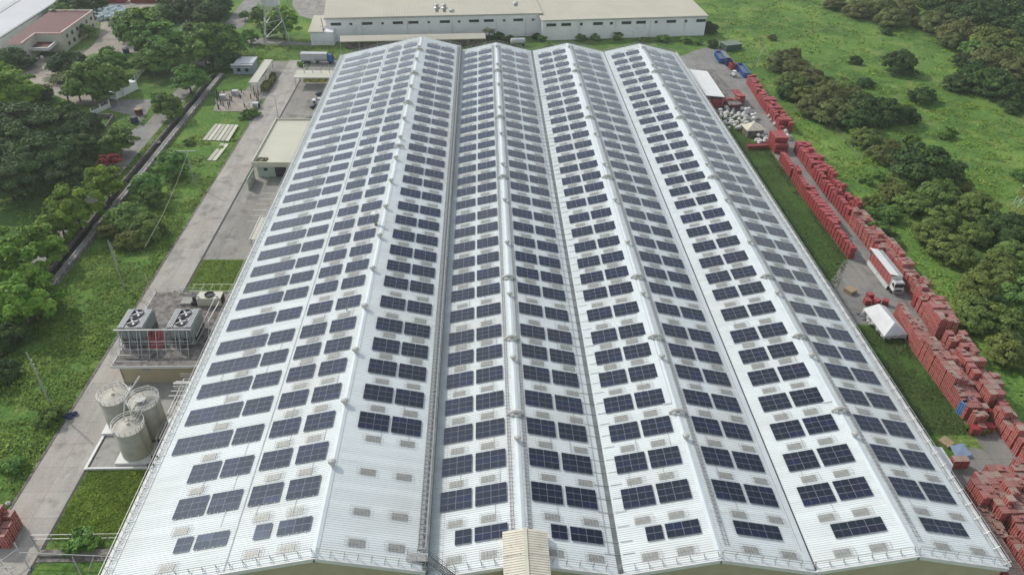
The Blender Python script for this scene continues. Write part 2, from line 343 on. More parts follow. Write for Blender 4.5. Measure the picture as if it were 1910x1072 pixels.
M['lf_red'] = leafmat('leaves_red_bloom', (0.20,0.03,0.025), (0.28,0.045,0.035), (0.36,0.08,0.06), 0.1, 0.01)
M['lf_palm'] = leafmat('palm_fronds', (0.106,0.137,0.050), (0.159,0.205,0.075), (0.266,0.291,0.132), 0.1, 0.01, 0.12)
def ordinal(n):
    w = ['zeroth','first','second','third','fourth','fifth','sixth','seventh','eighth','ninth','tenth','eleventh','twelfth','thirteenth','fourteenth','fifteenth','sixteenth','seventeenth','eighteenth','nineteenth','twentieth']
    if n <= 20: return w[n]
    t = {2:'twenty',3:'thirty',4:'forty',5:'fifty',6:'sixty',7:'seventy',8:'eighty',9:'ninety'}
    if n >= 100: return 'hundred-and-'+ordinal(n-100) if n > 100 else 'hundredth'
    if n % 10 == 0: return t[n//10][:-1]+'ieth'
    return t[n//10]+'-'+w[n % 10]
# ================================================================== SETTING: ground, roads
def axis(segs):
    out = []
    for a, b, st in segs:
        n = max(1, int(round((b-a)/st))); out += [a+(b-a)*i/n for i in range(n)]
    out.append(segs[-1][1]); return out
xs = axis([(-2500,-600,300),(-600,-240,40),(-240,-98,2.0),(-98,-96.75,1.25),(-96.75,-96.65,.1),(-96.65,-94.25,1.2),(-94.25,-94.15,.1),(-94.15,-92,1.0),(-92,-72,1.0),(-72,96,8),(96,150,1.1),(150,250,1.6),(250,340,3),(340,700,40),(700,2600,300)])
ys = axis([(-1500,0,300),(0,50,10),(50,267.9,1.3),(267.9,268,.1),(268,430,1.9),(430,700,30),(700,3500,350)])
def sm(a, b, x):
    t = min(1, max(0, (x-a)/(b-a))); return t*t*(3-2*t)
def gz(x, y):
    if -96.7 < x < -94.2 and 40 < y < 267.95: return -0.75
    m = 0.0
    if x > 96: m = sm(100, 106, x)*(1-sm(500, 600, y))
    elif -91.5 < x < -73.2 and y < 262: m = 0.7*sm(-91.5,-89,x)*(1-sm(-75.4,-73.4,x))*(1-sm(205,225,y))
    elif x < -106 and y < 225: m = 0.5*sm(-106,-112,x) if False else 0.5*sm(106,112,-x)
    if m <= 0: return 0.0
    a = noise.noise(Vector((x*0.11, y*0.11, 0)))*0.8+noise.noise(Vector((x*0.3, y*0.3, 5)))*0.5+noise.noise(Vector((x*0.75, y*0.55, 9)))*0.28
    return max(0.0, (a+0.55))*m*0.75
V = []; F = []
nx, ny = len(xs), len(ys)
for y in ys:
    for x in xs: V.append((x, y, gz(x, y)))
for j in range(ny-1):
    for i in range(nx-1):
        a = j*nx+i; F.append((a, a+1, a+nx+1, a+nx))
me = bpy.data.meshes.new('ground'); me.from_pydata(V, [], F); me.materials.append(M['ground']); me.polygons.foreach_set('use_smooth', [True]*len(F)); me.update()
tag(link('ground', me), 'green grassy ground around the factory', kind='structure')
def sheet(name, pts, z, m, label=None, th=0.3):
    mb = MB(); mb.prism(pts, z-th, z, 0); o = mb.build(name, m)
    tag(o, label, kind='structure'); return o
def rect(x0, x1, y0, y1): return [(x0,y0),(x1,y0),(x1,y1),(x0,y1)]
def gp(l, z=0): return [tuple(G(a, b, z)[:2]) for a, b in l]
sheet('road', rect(-72.6,-64.75,20,283), 0.02, M['road'], 'pale concrete road along the left side of the factory')
sheet('pavement', rect(-64.2,-45,146.3,283), 0.03, M['yard'], 'stained concrete yard beside the factory')
sheet('drain_strip', rect(-64.74,-64.2,60,262), 0.012, M['gutter_dark'], 'dark drain channel between road and yard')
sheet('tank_apron', rect(-64.1,-49,84.5,128), 0.10, M['concrete'], 'concrete pad under the tanks')
sheet('yard', [(-82,244),(-72.7,244),(-72.7,282),(-78.5,282)], 0.016, M['yard'], 'concrete apron by the long canopy')
sheet('substation_pad', gp([(397,208),(412,171),(493,170),(476,209)]), 0.12, M['sandy'], 'pale concrete pad of the transformer yard')
sheet('lane', rect(-104.5,-99.2,130,262), 0.016, M['yard'], 'narrow concrete lane beyond the canal')
sheet('lane', gp([(196,196),(213,186),(288,186),(262,232),(300,265),(262,275),(240,268),(243,240),(255,217),(206,206)]), 0.022, M['road_r'], 'concrete driveway to the gatehouse')
sheet('lane', gp([(395,128),(360,118),(425,38),(462,-8),(490,-8),(452,52),(420,60),(398,100)]), 0.024, M['road_r'], 'pale road between the far trees')
sheet('yard', gp([(20,128),(88,108),(170,92),(230,95),(262,60),(262,20),(140,20),(230,-20),(330,-10),(250,100),(180,200),(100,185),(40,160)][:1]+[(88,106),(165,92),(185,70),(190,30),(260,30),(262,98),(175,100),(108,122),(120,165),(165,178),(205,180),(200,196),(150,196),(95,175),(55,150)]), 0.018, M['sandy'], 'sandy concrete yard around the red roofed building')
sheet('yard', gp([(175,42),(235,38),(330,-10),(240,-25),(120,10)]), 0.012, M['sandy'], 'pale yard behind the red roofed building')
sheet('lane', gp([(360,86),(470,70),(590,82),(590,86),(470,82),(365,96)]), 0.014, M['road_r'], 'lane past the water tower')
sheet('yard', gp([(548,-30),(650,-30),(600,62),(588,38),(560,30),(545,10)]), 0.012, M['yard'], 'grey yard left of the white warehouse')
# right side
sheet('road', [(86.0,56),(95.0,56),(94.6,112),(96.6,122),(96.4,150),(96.2,205),(97.0,240),(98.2,262),(97.5,300),(90,302),(79,292),(72,285),(72,238),(84,232),(88.6,225),(86.6,200),(86.0,146.3),(86.0,95)], 0.02, M['road_r'], 'grey concrete road between the rows of crates')
sheet('pavement', [(74,121),(85.95,121),(85.95,146.2),(79,137),(74,134)], 0.016, M['road_r'], 'concrete apron by the delivery truck')
sheet('pavement', [(69.9,50),(85.95,50),(85.95,86),(84,86.8),(80,83),(74,88.9),(69.9,89)], 0.012, M['road_r'], 'concrete yard under the crate stacks')
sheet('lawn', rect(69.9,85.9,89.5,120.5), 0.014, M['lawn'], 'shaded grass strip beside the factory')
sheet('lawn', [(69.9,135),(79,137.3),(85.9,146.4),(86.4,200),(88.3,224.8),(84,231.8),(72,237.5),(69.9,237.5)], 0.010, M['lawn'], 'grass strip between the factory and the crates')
sheet('canal_bed', rect(-96.6,-94.3,60,267.9), -0.62, M['mud'], 'dark muddy bed of the drainage canal', th=0.1)
# ------------------------------------------------------------------ canal walls
r_ = empty('canal_wall', (-96.9,160,0), label='low concrete wall on the far bank of the dark canal', cat='wall')
mb = MB(); mb.box(-97.0,-96.62,60,268,-0.8,0.3); mb.build('wall_panel', M['dirty'], r_, True)
r_ = empty('canal_wall', (-94,160,0), label='low concrete wall on the factory side of the dark canal', cat='wall')
mb = MB(); mb.box(-94.3,-93.9,60,268,-0.8,0.4); mb.build('wall_panel', M['concrete'], r_, True)
mb = MB(); mb.box(-93.9,-92.7,60,268,-0.3,0.25); mb.build('coping', M['concrete'], r_, True)
r_ = empty('boundary_wall', (-92.4,160,0), label='stained boundary wall with short posts beside the canal', cat='wall')
mb = MB(); mb.box(-92.5,-92.3,60,266,-0.2,0.9); mb.build('wall_panel', M['dirty'], r_, True)
for k in range(60):
    mb = MB(); mb.box(-92.56,-92.24,62+k*3.4,62.3+k*3.4,-0.2,1.25); mb.build('post', M['concrete'], r_, True)
def kerb(x0, x1, y0, y1, label, h=0.16, m='concrete'):
    mb = MB(); mb.box(x0,x1,y0,y1,-0.2,h); o = mb.build('kerb', M[m]); tag(o, label, kind='structure')
kerb(-72.95,-72.6,50,244,'dark kerb along the weedy side of the road', 0.1, 'dirty')
kerb(-64.75,-64.35,84.2,104,'pale kerb around the tank pad', 0.35, 'fascia')
kerb(-64.34,-49.5,84.2,84.5,'pale kerb in front of the tank pad', 0.45, 'fascia')
# ================================================================== FACTORY
TH = math.atan(0.2363); ST, CT = math.sin(TH), math.cos(TH)
ZV, ZR = 9.52, 12.56; Y0, Y1 = 57.3, 266.3
W = 25.72; XV = [-7.36+W*i for i in range(4)]      # valleys
L = 12.86/CT
R1X, R1Z = -21.1, 14.35
E1X = -49.7; E1Z = R1Z+(E1X-R1X)*0.2363
V1X = -7.42; V1Z = R1Z-(V1X-R1X)*0.2363
def slope_matrix(side, ox, oz):
    # local x runs along the slope in +X world, local z is the slope's normal
    return Matrix.Translation((ox, 0, oz)) @ Matrix.Rotation(-TH if side == 'l' else TH, 4, 'Y')
SL = []   # (bay, side, matrix, s0, s1)
SL.append((1,'l',slope_matrix('l',R1X,R1Z),-(R1X-E1X)/CT,0.0))
SL.append((1,'r',slope_matrix('r',R1X,R1Z),0.0,(V1X-R1X)/CT))
RX = {2:5.05, 3:30.35, 4:56.2}; VX = [-7.3, 17.72, 43.45, 69.4]; ZR = 12.5
LR = {}; RS = {}; RE = {}; VZ = {}
for b in (2,3,4):
    xv = XV[b-2]; LR[b] = (RX[b]-xv)/CT; RS[b] = (RX[b]-xv-12.86)/CT; RE[b] = (VX[b-1]-xv-12.86)/CT
    SL.append((b,'l',slope_matrix('l',xv,ZR-(RX[b]-xv)*.2363),(VX[b-2]-xv)/CT,LR[b]))
    SL.append((b,'r',slope_matrix('r',xv+12.86,ZR-(xv+12.86-RX[b])*.2363),RS[b],RE[b]))
SM = {(b,s): m for b,s,m,a,c in SL}
fac = empty('factory_building', (10,160,0), label='huge factory with four white gabled roofs covered in solar panels', cat='factory')
def fpart(name, mb, m, parent=None, label=None, smooth=False, mats=None):
    o = mb.build(name, mats or m, parent or fac, smooth=smooth)
    if parent is None: o.location = -fac.location
    if label: o['label'] = label
    return o
ROOF = {}
for b, s, Mx, s0, s1 in SL:
    mb = MB(); mb.box(s0, s1, Y0, Y1, -0.12, 0.0, M=Mx)
    y = Y0+0.2
    while y < Y1-0.1:
        P = [(s0,y,0),(s0,y+.10,0),(s0,y+.075,.048),(s0,y+.025,.048)]; Q = [(s1,)+p[1:] for p in P]
        P = [Mx @ Vector(p) for p in P]; Q = [Mx @ Vector(p) for p in Q]
        mb.quad(P[0],P[3],Q[3],Q[0]); mb.quad(P[3],P[2],Q[2],Q[3]); mb.quad(P[2],P[1],Q[1],Q[2])
        y += 0.35
    ROOF[(b,s)] = fpart('roof', mb, M['roof'])
# ridge caps
def ridge(x, z, label=None):
    mb = MB()
    for sd in (-1, 1):
        a = (x, Y0-.05, z+.12); b = (x, Y1+.05, z+.12)
        c = (x+sd*.42, Y1+.05, z-.42*.2363+.075); d = (x+sd*.42, Y0-.05, z-.42*.2363+.075)
        mb.quad(a,b,c,d) if sd > 0 else mb.quad(a,d,c,b)
        mb.quad(d,c,(c[0],c[1],c[2]-.07),(d[0],d[1],d[2]-.07))
    fpart('ridge_cap', mb, M['roof_cap'])
ridge(R1X, R1Z)
for b in (2,3,4): ridge(RX[b], ZR)
# raised monitor strips beside the ridges of bays 3 and 4 and the seam of bay 1
for b in (3,4):
    Mx = SM[(b,'l')]; mb = MB(); mb.box(LR[b]-1.9,LR[b]-.45,85.5,262,0.0,0.16,M=Mx); fpart('ridge_flashing', mb, M['roof_cap'])
mb = MB(); mb.box(-12.02,-11.86,Y0,Y1,0.0,0.075,M=SM[(1,'l')]); fpart('expansion_joint', mb, M['seam'])
# valley gutters
mb = MB(); mb.box(17.36,18.08,Y0,Y1,ZV+.03,ZV+.12); fpart('gutter', mb, M['gutter'], label='wide dark grey valley gutter')
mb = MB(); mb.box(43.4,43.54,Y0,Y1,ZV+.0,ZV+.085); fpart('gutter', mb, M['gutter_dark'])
mb = MB(); mb.box(RE[3]-1.3,RE[3]-.1,Y0,Y1,.07,.12,M=SM[(3,'r')]); fpart('valley_flashing', mb, M['roof_cap'])
mb = MB(); mb.box(V1X-.02,V1X+.12,Y0-.1,Y1,ZV-.1,V1Z+.02); fpart('step_wall', mb, M['gutter'])
mb = MB(); mb.box(V1X-.5,V1X+.16,Y0-.1,Y1,V1Z+.021,V1Z+.16); fpart('gutter', mb, M['gutter'])
mb = MB(); mb.box(69.41,69.85,Y0,Y1,ZV-.15,ZV+.06); fpart('gutter', mb, M['fascia'])
mb = MB(); mb.box(E1X-.35,E1X+.0,Y0,Y1,E1Z-.2,E1Z+.03); fpart('gutter', mb, M['fascia'])
# cable brackets across valley 2
mb = MB(); y = 60
while y < Y1-2:
    for sd, Mx, s in ((-1, SM[(2,'r')], RE[2]-1.9), (1, SM[(3,'l')], 0.0)):
        mb.box(s, s+1.65, y, y+.05, .06, .12, M=Mx)
    mb.box(17.3,18.1,y,y+.05,ZV+.13,ZV+.2)
    y += 1.9+0.5*(int(y*10) % 2)
fpart('cable_bracket', mb, M['rail']).__setitem__('kind','stuff')
# walls + fascia
def gable(y, d, m, z0=0.0, drop=0.75, nm='wall'):
    pts = [(E1X+.3,E1Z),(R1X,R1Z),(V1X,V1Z)]; mb = MB()
    prof = [(E1X+.3,E1Z-drop),(R1X,R1Z-drop),(V1X,V1Z-drop),(V1X,ZV-drop),(5.05,ZR-drop),(17.72,ZV-drop),(30.35,ZR-drop),(43.45,ZV-drop),(56.2,ZR-drop),(69.4,ZV-drop)]
    for (a,za),(b,zb) in zip(prof[:-1],prof[1:]):
        if abs(a-b) < .01: continue
        mb.v += [(a,y,z0),(b,y,z0),(b,y,zb),(a,y,za),(a,y+d,z0),(b,y+d,z0),(b,y+d,zb),(a,y+d,za)]
        n = len(mb.v)-8
        for f in ((0,1,2,3),(5,4,7,6),(3,2,6,7)): mb.f.append(tuple(n+i for i in f)); mb.m.append(0)
    return fpart(nm, mb, m)
gable(Y0+.5, .25, M['olive_wall'], drop=0.2); gable(Y1-.8, .25, M['olive_wall'], drop=0.2)
mb = MB(); mb.box(E1X+.3,E1X+.5,Y0+.76,Y1-.81,0,E1Z-.1); fpart('wall', mb, M['olive_wall'])
mb = MB(); mb.box(69.0,69.2,Y0+.76,Y1-.81,0,ZV-.2); fpart('wall', mb, M['olive_wall'])
def fascia(y, sgn):
    for b, s, Mx, s0, s1 in SL:
        mb = MB(); ya, yb = (y-.3, y) if sgn < 0 else (y, y+.3)
        mb.box(s0, s1, ya, yb, -.62, 0.03, M=Mx); fpart('fascia', mb, M['fascia'])
fascia(Y0-.003, -1); fascia(Y1+.003, 1)
# gable-edge railings (front and back)
for b, s, Mx, s0, s1 in SL:
    for y, nm in ((Y0+.55,'railing'),(Y1-.2,'railing')):
        mb = MB(); n = int((s1-s0)/1.75)
        T = lambda a, c, h: Mx @ Vector((a, c, h))
        mb.bar(T(s0+.1,y,1.0),T(s1-.1,y,1.0),.055); mb.bar(T(s0+.1,y,.55),T(s1-.1,y,.55),.04)
        for k in range(n+1):
            a = s0+.2+(s1-s0-.4)*k/n
            mb.bar(T(a,y,0),T(a,y,1.02),.06)
            mb.bar(T(a,y-.45,0),T(a,y,.75),.05); mb.bar(T(a,y+.4,0),T(a,y,.6),.04)
        fpart(nm, mb, M['rail'])
# left eave: lattice rail, right eave rail
def eave_rail(Mx, sA, sB, nm, step=1.5, m='galv'):
    mb = MB(); T = lambda a, c, h: Mx @ Vector((a, c, h))
    mb.bar(T(sA,Y0,1.0),T(sA,Y1,1.0),.06); mb.bar(T(sA,Y0,.5),T(sA,Y1,.5),.045); mb.bar(T(sB,Y0,.08),T(sB,Y1,.08),.06)
    mb.bar(T(sA,Y0,.08),T(sA,Y1,.08),.06)
    y = Y0+.2; k = 0
    while y < Y1-step:
        mb.bar(T(sA,y,0),T(sA,y,1.0),.05); mb.bar(T(sB,y,.09),T(sA,y,.95),.04)
        mb.bar(T(sA,y,.1),T(sB,y,.1),.05)
        mb.bar(T(sA if k % 2 else sB,y,.1),T(sB if k % 2 else sA,y+step,.1),.035)
        y += step; k += 1
    fpart(nm, mb, M[m])
eave_rail(SM[(1,'l')], -29.25, -28.2, 'railing')
eave_rail(SM[(4,'r')], RE[4]-.12, RE[4]-.75, 'railing', 2.4)
# walkway on the right edge of bay 1
def tray(Mx, sA, sB, y0, y1, step, h=.16, tick=.25, rail=False, nm='walkway'):
    mb = MB(); T = lambda a, c, hh: Mx @ Vector((a, c, hh))
    mb.box(sA, sA+.07, y0, y1, .06, h, M=Mx); mb.box(sB-.07, sB, y0, y1, .06, h, M=Mx)
    y = y0
    while y < y1:
        mb.box(sA-tick, sB+tick, y, y+.055, h, h+.05, M=Mx)
        if rail:
            mb.bar(T(sB,y,h),T(sB,y,1.05),.05)
            mb.bar(T(sB,y,.6),T(sB-.5,y+.4,h),.045)
        y += step
    if rail: mb.bar(T(sB,y0,1.05),T(sB,y1,1.05),.055); mb.bar(T(sB,y0,.6),T(sB,y1,.6),.045)
    fpart(nm, mb, M['galv'])
tray(SM[(1,'r')], 12.75, 13.3, 60, 265, .8, h=.3, tick=0.0, rail=False)
mb = MB(); mb.box(12.82,13.23,60,265,.2,.24,M=SM[(1,'r')]); fpart('walkway', mb, M['grey_paint'])
tray(SM[(1,'r')], 13.32, 13.72, 60, 265, 1.15, h=.2, tick=0, rail=True, nm='railing')
tray(SM[(2,'l')], LR[2]-1.55, LR[2]-1.1, 62.5, 264, .72, tick=.22)
tray(SM[(2,'r')], RS[2]+.8, RS[2]+1.25, 62.5, 264, .72, tick=.22)
tray(SM[(3,'r')], RS[3]+1.1, RS[3]+1.65, 59.5, 264, .72, tick=.18)
tray(SM[(4,'r')], RS[4]+1.1, RS[4]+1.65, 59.5, 264, .72, tick=.18)
for b, sA in ((2,RS[2]+.82),(3,RS[3]+1.16),(4,RS[4]+1.16)):
    mb = MB(); mb.box(sA,sA+.4,62.5,264,.07,.1,M=SM[(b,'r')]); fpart('walkway', mb, M['grey_paint'])
mb = MB(); mb.box(LR[2]-1.53,LR[2]-1.12,62.5,264,.07,.1,M=SM[(2,'l')]); fpart('walkway', mb, M['grey_paint'])
# lifeline posts / conduit tubes near valleys
for b, s in ((2,11.2),(3,11.4)):
    mb = MB(); mb.box(s,s+.06,60,264,.1,.16,M=SM[(b,'r')]); fpart('conduit', mb, M['rail'])
# access platform at the front of valley 1
mb = MB(); T = Vector
mb.box(-9.9,-7.2,58.2,59.4,V1Z+.55,V1Z+.63)
for a in (-9.9,-8.6,-7.25):
    for y in (58.25,59.35): mb.bar((a,y,V1Z+.3),(a,y,V1Z+1.6),.05)
for y in (58.25,59.35):
    for h in (1.1,1.6): mb.bar((-9.9,y,V1Z+h),(-7.25,y,V1Z+h),.045)
fpart('platform', mb, M['rail'])
mb = MB()
A = Vector((-7.2,58.6,V1Z+.6)); B = Vector((-3.9,56.6,ZV+.95))
side = Vector((0.35,0.58,0)).normalized()*.42
for t in (-1, 1): mb.bar(A+side*t,B+side*t,.06,.16)
for k in range(16): p = A.lerp(B,(k+.5)/16); mb.bar(p-side,p+side,.2,.03)
for t in (-1, 1):
    for h in (.55,1.05): mb.bar(A+side*t+Vector((0,0,h)),B+side*t+Vector((0,0,h)),.045)
    for k in range(4): p = A.lerp(B,k/3)+side*t; mb.bar(p,p+Vector((0,0,1.05)),.05)
fpart('stair', mb, M['gutter'])
# small cream ribbed roof over the front of ridge 2
mb = MB(); xc = 5.35; zt = 13.45; hw = 2.95
for sd in (-1, 1):
    Mx = Matrix.Translation((xc,0,zt)) @ Matrix.Rotation(TH*sd, 4, 'Y')
    a, b_ = (0, hw/CT) if sd > 0 else (-hw/CT, 0)
    mb.box(a, b_, 50, 61.7, -.1, 0, M=Mx)
    y = 50.1
    while y < 61.6: mb.box(a, b_, y, y+.12, 0, .06, M=Mx); y += .36
mb.box(xc-hw, xc+hw, 61.3, 61.55, ZR-1.2, zt-.85); mb.box(xc-hw+.1, xc-hw+.3, 50, 61.3, ZV-1, zt-.85); mb.box(xc+hw-.3, xc+hw-.1, 50, 61.3, ZV-1, zt-.85)
pr = fpart('roof', mb, M['cream_roof'], label='small cream ribbed gabled roof at the front ridge')
mb = MB(); mb.box(xc-.22, xc+.22, 49.95, 61.75, zt+.02, zt+.12); fpart('ridge_cap', mb, M['cream'])
# ------------------------------------------------------------------ ventilators
def turbine():
    mb = MB(); mb.lathe([(.34,0),(.30,.35),(.44,.42),(.52,.62),(.50,.82),(.38,.98),(.16,1.06),(.02,1.08)], n=14)
    for k in range(14):
        t = 2*PI*k/14; c, s = math.cos(t), math.sin(t)
        mb.quad((c*.44,s*.44,.44),(c*.60,s*.56,.62),(c*.56,s*.52,.84),(c*.36,s*.36,.99))
    return mb.mesh('turbine_ventilator', M['cream_pipe'])
tm = turbine()
for k in range(16):
    y = 72+12.1*k
    if y > 262: break
    o = link('roof_ventilator', tm, fac); o.location = Vector((R1X-.05,y,R1Z+.02))-fac.location; o.scale = (1,1,1)
for b in (2,3,4):
    for k in range(11):
        y = 77.9+18.3*k
        if y < 262: o = link('roof_ventilator', tm, fac); o.location = Vector((RX[b],y,ZR+.02))-fac.location; o.scale = (.9,.9,.85)
def hood():
    mb = MB(); n = 14
    pts = [(1.55*math.cos(PI*k/n), -.35*math.sin(PI*k/n)*0, -.32+ .95*math.sin(PI*k/n)) for k in range(n+1)]
    mb.tube(pts, [.22+.16*math.sin(PI*k/n) for k in range(n+1)], 10)
    mb.lathe([(.5,0),(.5,.25),(.15,.35),(.02,.36)], c=(0,-.45,0), n=12)
    for k in range(5): mb.box(-.9+.4*k,-.72+.4*k,-.75,-.45,-.1,.32)
    return mb.mesh('ridge_hood', M['cream_pipe'])
hm = hood(); HS = .82
for b in (2,3,4):
    for y in (83.4,101.8,120.4,163,199.6,237.2):
        o = link('ridge_hood', hm, fac); o.location = Vector((RX[b],y,ZR+.1))-fac.location; o.scale = (HS,HS,HS)
for y in (176,205,229,252): o = link('ridge_hood', hm, fac); o.location = Vector((R1X,y,R1Z+.1))-fac.location; o.scale = (HS,HS,HS)
# exhaust flue on bay 1 (leaning dark stack) and small post
mb = MB(); p = SM[(1,'l')] @ Vector((-1.5,138,0)); q = p+Vector((-.35,.2,2.6))
mb.tube([p,q],.33,12,0); mb.tube([q,q+Vector((0,0,.35))],[.62,.5],12,1)
fpart('flue', mb, None, mats=[M['gutter'],M['white']])
mb = MB(); p = SM[(1,'l')] @ Vector((-3.6,109,0)); q = p+Vector((-.1,0,1.3))
mb.tube([p,q],.09,8,0); mb.bar(q,q+Vector((-.9,.1,.1)),.12,.12,0); fpart('vent_pipe', mb, M['gutter'])
# ------------------------------------------------------------------ rows
YR = [63.6,70.45,76.72,82.98,89.1,95.22,100.8,106.4,112.96,119.4,124.95,130.6,136.6,142.7,148.7,155.25,161.35,167.0,173.1,179.2,185.3,191.5,197.7,204.0,210.2,216.0,222.1,228.35,235.0,241.4,247.9,254.2,260.6]
MW, MH, GAP = 2.255, 1.115, 0.02
def module_mesh():
    mb = MB(); x, y = MW, MH
    mb.box(0,x,0,y,0,.035,0)
    f = .02
    for a, b in ((f, x/2-.011),(x/2+.011, x-f)): mb.quad((a,f,.0395),(b,f,.0395),(b,y-f,.0395),(a,y-f,.0395),1)
    return mb.mesh('solar_module', [M['alu'],M['cells']])
def rail_mesh(nc, nr):
    mb = MB(); w = nc*(MW+GAP)
    for k in range(nc*2):
        a = (k+.5)*w/(nc*2); mb.box(a-.03,a+.03,-.12,nr*(MH+GAP)+.1,-.1,0)
    return mb
mod = module_mesh(); RAILS = {}
COLS = []  # (bay, side, s0, ncols, rowmin, colindex)
blocks = []  # (colnum, rowidx, bay, side, s, Ytop, nc, nr)
def addcol(cn, b, s, s0, nc, r0=1, partial=None, fn=None):
    if partial:
        ps, pn = partial; blocks.append((cn, 0, b, s, ps, YR[0], pn, 2))
    for r in range(r0, len(YR)):
        a, n = (s0, nc) if fn is None else fn(r)
        blocks.append((cn, r, b, s, a, YR[r], n, 3))
addcol(1,1,'l',-26.95,4,1,(-20.2,1),fn=lambda r: (-22.35,2) if r < 3 else (-26.95,4))
addcol(2,1,'l',-17.3,2,1,(-17.35,2)); addcol(3,1,'l',-11.35,2,1,(-9.1,1)); addcol(4,1,'l',-5.88,2,1,(-5.85,2))
addcol(5,1,'r',2.38,2,3); addcol(6,1,'r',7.32,2,3)
cn = 7
for b in (2,3,4):
    if b == 4:
        addcol(cn,b,'l',1.25,2,1); addcol(cn+1,b,'l',6.32,2,1,(3.47,3))
    else:
        addcol(cn,b,'l',1.3,2,1,(3.6,1)); addcol(cn+1,b,'l',6.35,2,1,(6.3,2))
    if b == 2: addcol(cn+2,b,'r',1.12,2,1,(3.5,1)); addcol(cn+3,b,'r',6.17,2,1,(6.2,2))
    else: addcol(cn+2,b,'r',1.12,2,1); addcol(cn+3,b,'r',6.17,2,1,(2.45,3))
    cn += 4
def place(o, Mx, s, y, h):
    o.matrix_world = Mx @ Matrix.Translation((s, y, h))
bd = []
for bl in blocks:
    c, r, b, s, a, yt, nc, nr = bl
    p = SM[(b,s)] @ Vector((a+nc*MW/2, yt-nr*MH/2, 0)); bd.append((DIST(p)/math.sqrt(nc*nr/6), bl))
bd.sort(key=lambda t: t[0])
near, far = [b for _, b in bd[:300]], [b for _, b in bd[300:]]
nwords = {2:'two',4:'four',6:'six',12:'twelve'}
for c, r, b, s, a, yt, nc, nr in near:
    rt = empty('solar_array', (0,0,0), label='%s-panel solar array, %s row from the front, %s column from the left eave' % ({2:'two',4:'four',6:'six',12:'twelve'}[nc*nr], ordinal(r+1), ordinal(c)), cat='solar array', group='solar arrays on the factory roof')
    h = .17; yb = yt-nr*(MH+GAP)
    place(rt, SM[(b,s)], a, yb, h)
    for i in range(nc):
        for j in range(nr):
            o = link('panel', mod, rt); o.location = (i*(MW+GAP), j*(MH+GAP), 0)
    k = (nc, nr)
    if k not in RAILS: RAILS[k] = rail_mesh(nc,nr).mesh('mounting_rails', M['galv'])
    link('mounting_rails', RAILS[k], rt)
mb = MB()
for c, r, b, s, a, yt, nc, nr in far:
    Mx = SM[(b,s)]; yb = yt-nr*(MH+GAP)
    for i in range(nc):
        for j in range(nr):
            x, y = a+i*(MW+GAP), yb+j*(MH+GAP); f = .02
            mb.box(x,x+MW,y,y+MH,.17,.205,0,M=Mx)
            for u, w in ((x+f,x+MW/2-.011),(x+MW/2+.011,x+MW-f)):
                mb.quad(*[Mx @ Vector(p) for p in ((u,y+f,.2095),(w,y+f,.2095),(w,y+MH-f,.2095),(u,y+MH-f,.2095))],1)
o = mb.build('solar_arrays', [M['alu'],M['cells']]); tag(o, 'rows of distant solar arrays on the far half of the roof', 'solar arrays', kind='stuff')
# ------------------------------------------------------------------ skylights with cages
def skylight(mb=None, Mx=None, sd=1, detail=True):
    mb = mb or MB(); Mx = Mx or Matrix.Identity(4); w, d = 2.05, 1.1
    mb.box(0,w,0,d,.03,.075,0,M=Mx)
    n = 7 if detail else 4
    x0, x1 = (-.15, w+.55) if sd > 0 else (-.55, w+.15)
    for k in range(n):
        x = x0+(x1-x0)*k/(n-1); mb.box(x-.018,x+.018,-.12,d+.12,.24,.27,1,M=Mx)
    for y in (-.12,d/2,d+.12): mb.box(x0,x1,y-.018,y+.018,.275,.30,1,M=Mx)
    return mb
skm = {sd: skylight(sd=sd).mesh('skylight', [M['skylight'],M['cage']]) for sd in (1,-1)}
sks = []
skc = [(1,'l',-21.3,1),(1,'l',-9.75,1),(1,'l',-5.0,1),(1,'r',3.9,-1),(1,'r',9.0,-1)]
for b in (2,3,4): skc += [(b,'l',2.5,1),(b,'l',7.15,1),(b,'r',2.85,-1),(b,'r',8.4,-1)]
yy = [58.6]+[y+.65 for y in YR]
for b, s, a, sd in skc:
    for i, y in enumerate(yy):
        if b == 1 and s == 'r' and i == 0: continue
        sks.append((DIST(SM[(b,s)] @ Vector((a,y,0))), b, s, a, y, sd))
    if (b,s) == (1,'r'):
        sks.append((1,b,s,a,59.4,sd))
sks.sort()
for d_, b, s, a, y, sd in sks[:100]:
    o = link('skylight', skm[sd], fac); o.matrix_parent_inverse = Matrix.Identity(4)
    o.matrix_basis = Matrix.Translation(-fac.location) @ SM[(b,s)] @ Matrix.Translation((a,y,0))
mb = MB()
for d_, b, s, a, y, sd in sks[100:]: skylight(mb, SM[(b,s)] @ Matrix.Translation((a,y,0)), sd, d_ < 200)
o = fpart('skylights', mb, None, mats=[M['skylight'],M['cage']]); o['kind'] = 'stuff'
# thin conduits dropping between the arrays
mb = MB(); rr = random.Random(3)
for c, r, b, s, a, yt, nc, nr in near:
    if rr.random() < .5 or r == 0: continue
    x = a+rr.choice([.35,.62,.8])*nc*MW; yb = yt-nr*MH
    mb.box(x,x+.05,yb-2.6,yb,.07,.1,M=SM[(b,s)])
o = fpart('conduits', mb, M['rail']); o['kind'] = 'stuff'

for i in range(6):
    mb = MB(); mb.box(-58.5,-55.0,163.5+2.9*i,163.62+2.9*i,.031,.035); tag(mb.build('marking', M['fascia']), 'faded white parking line on the stained yard', kind='structure')
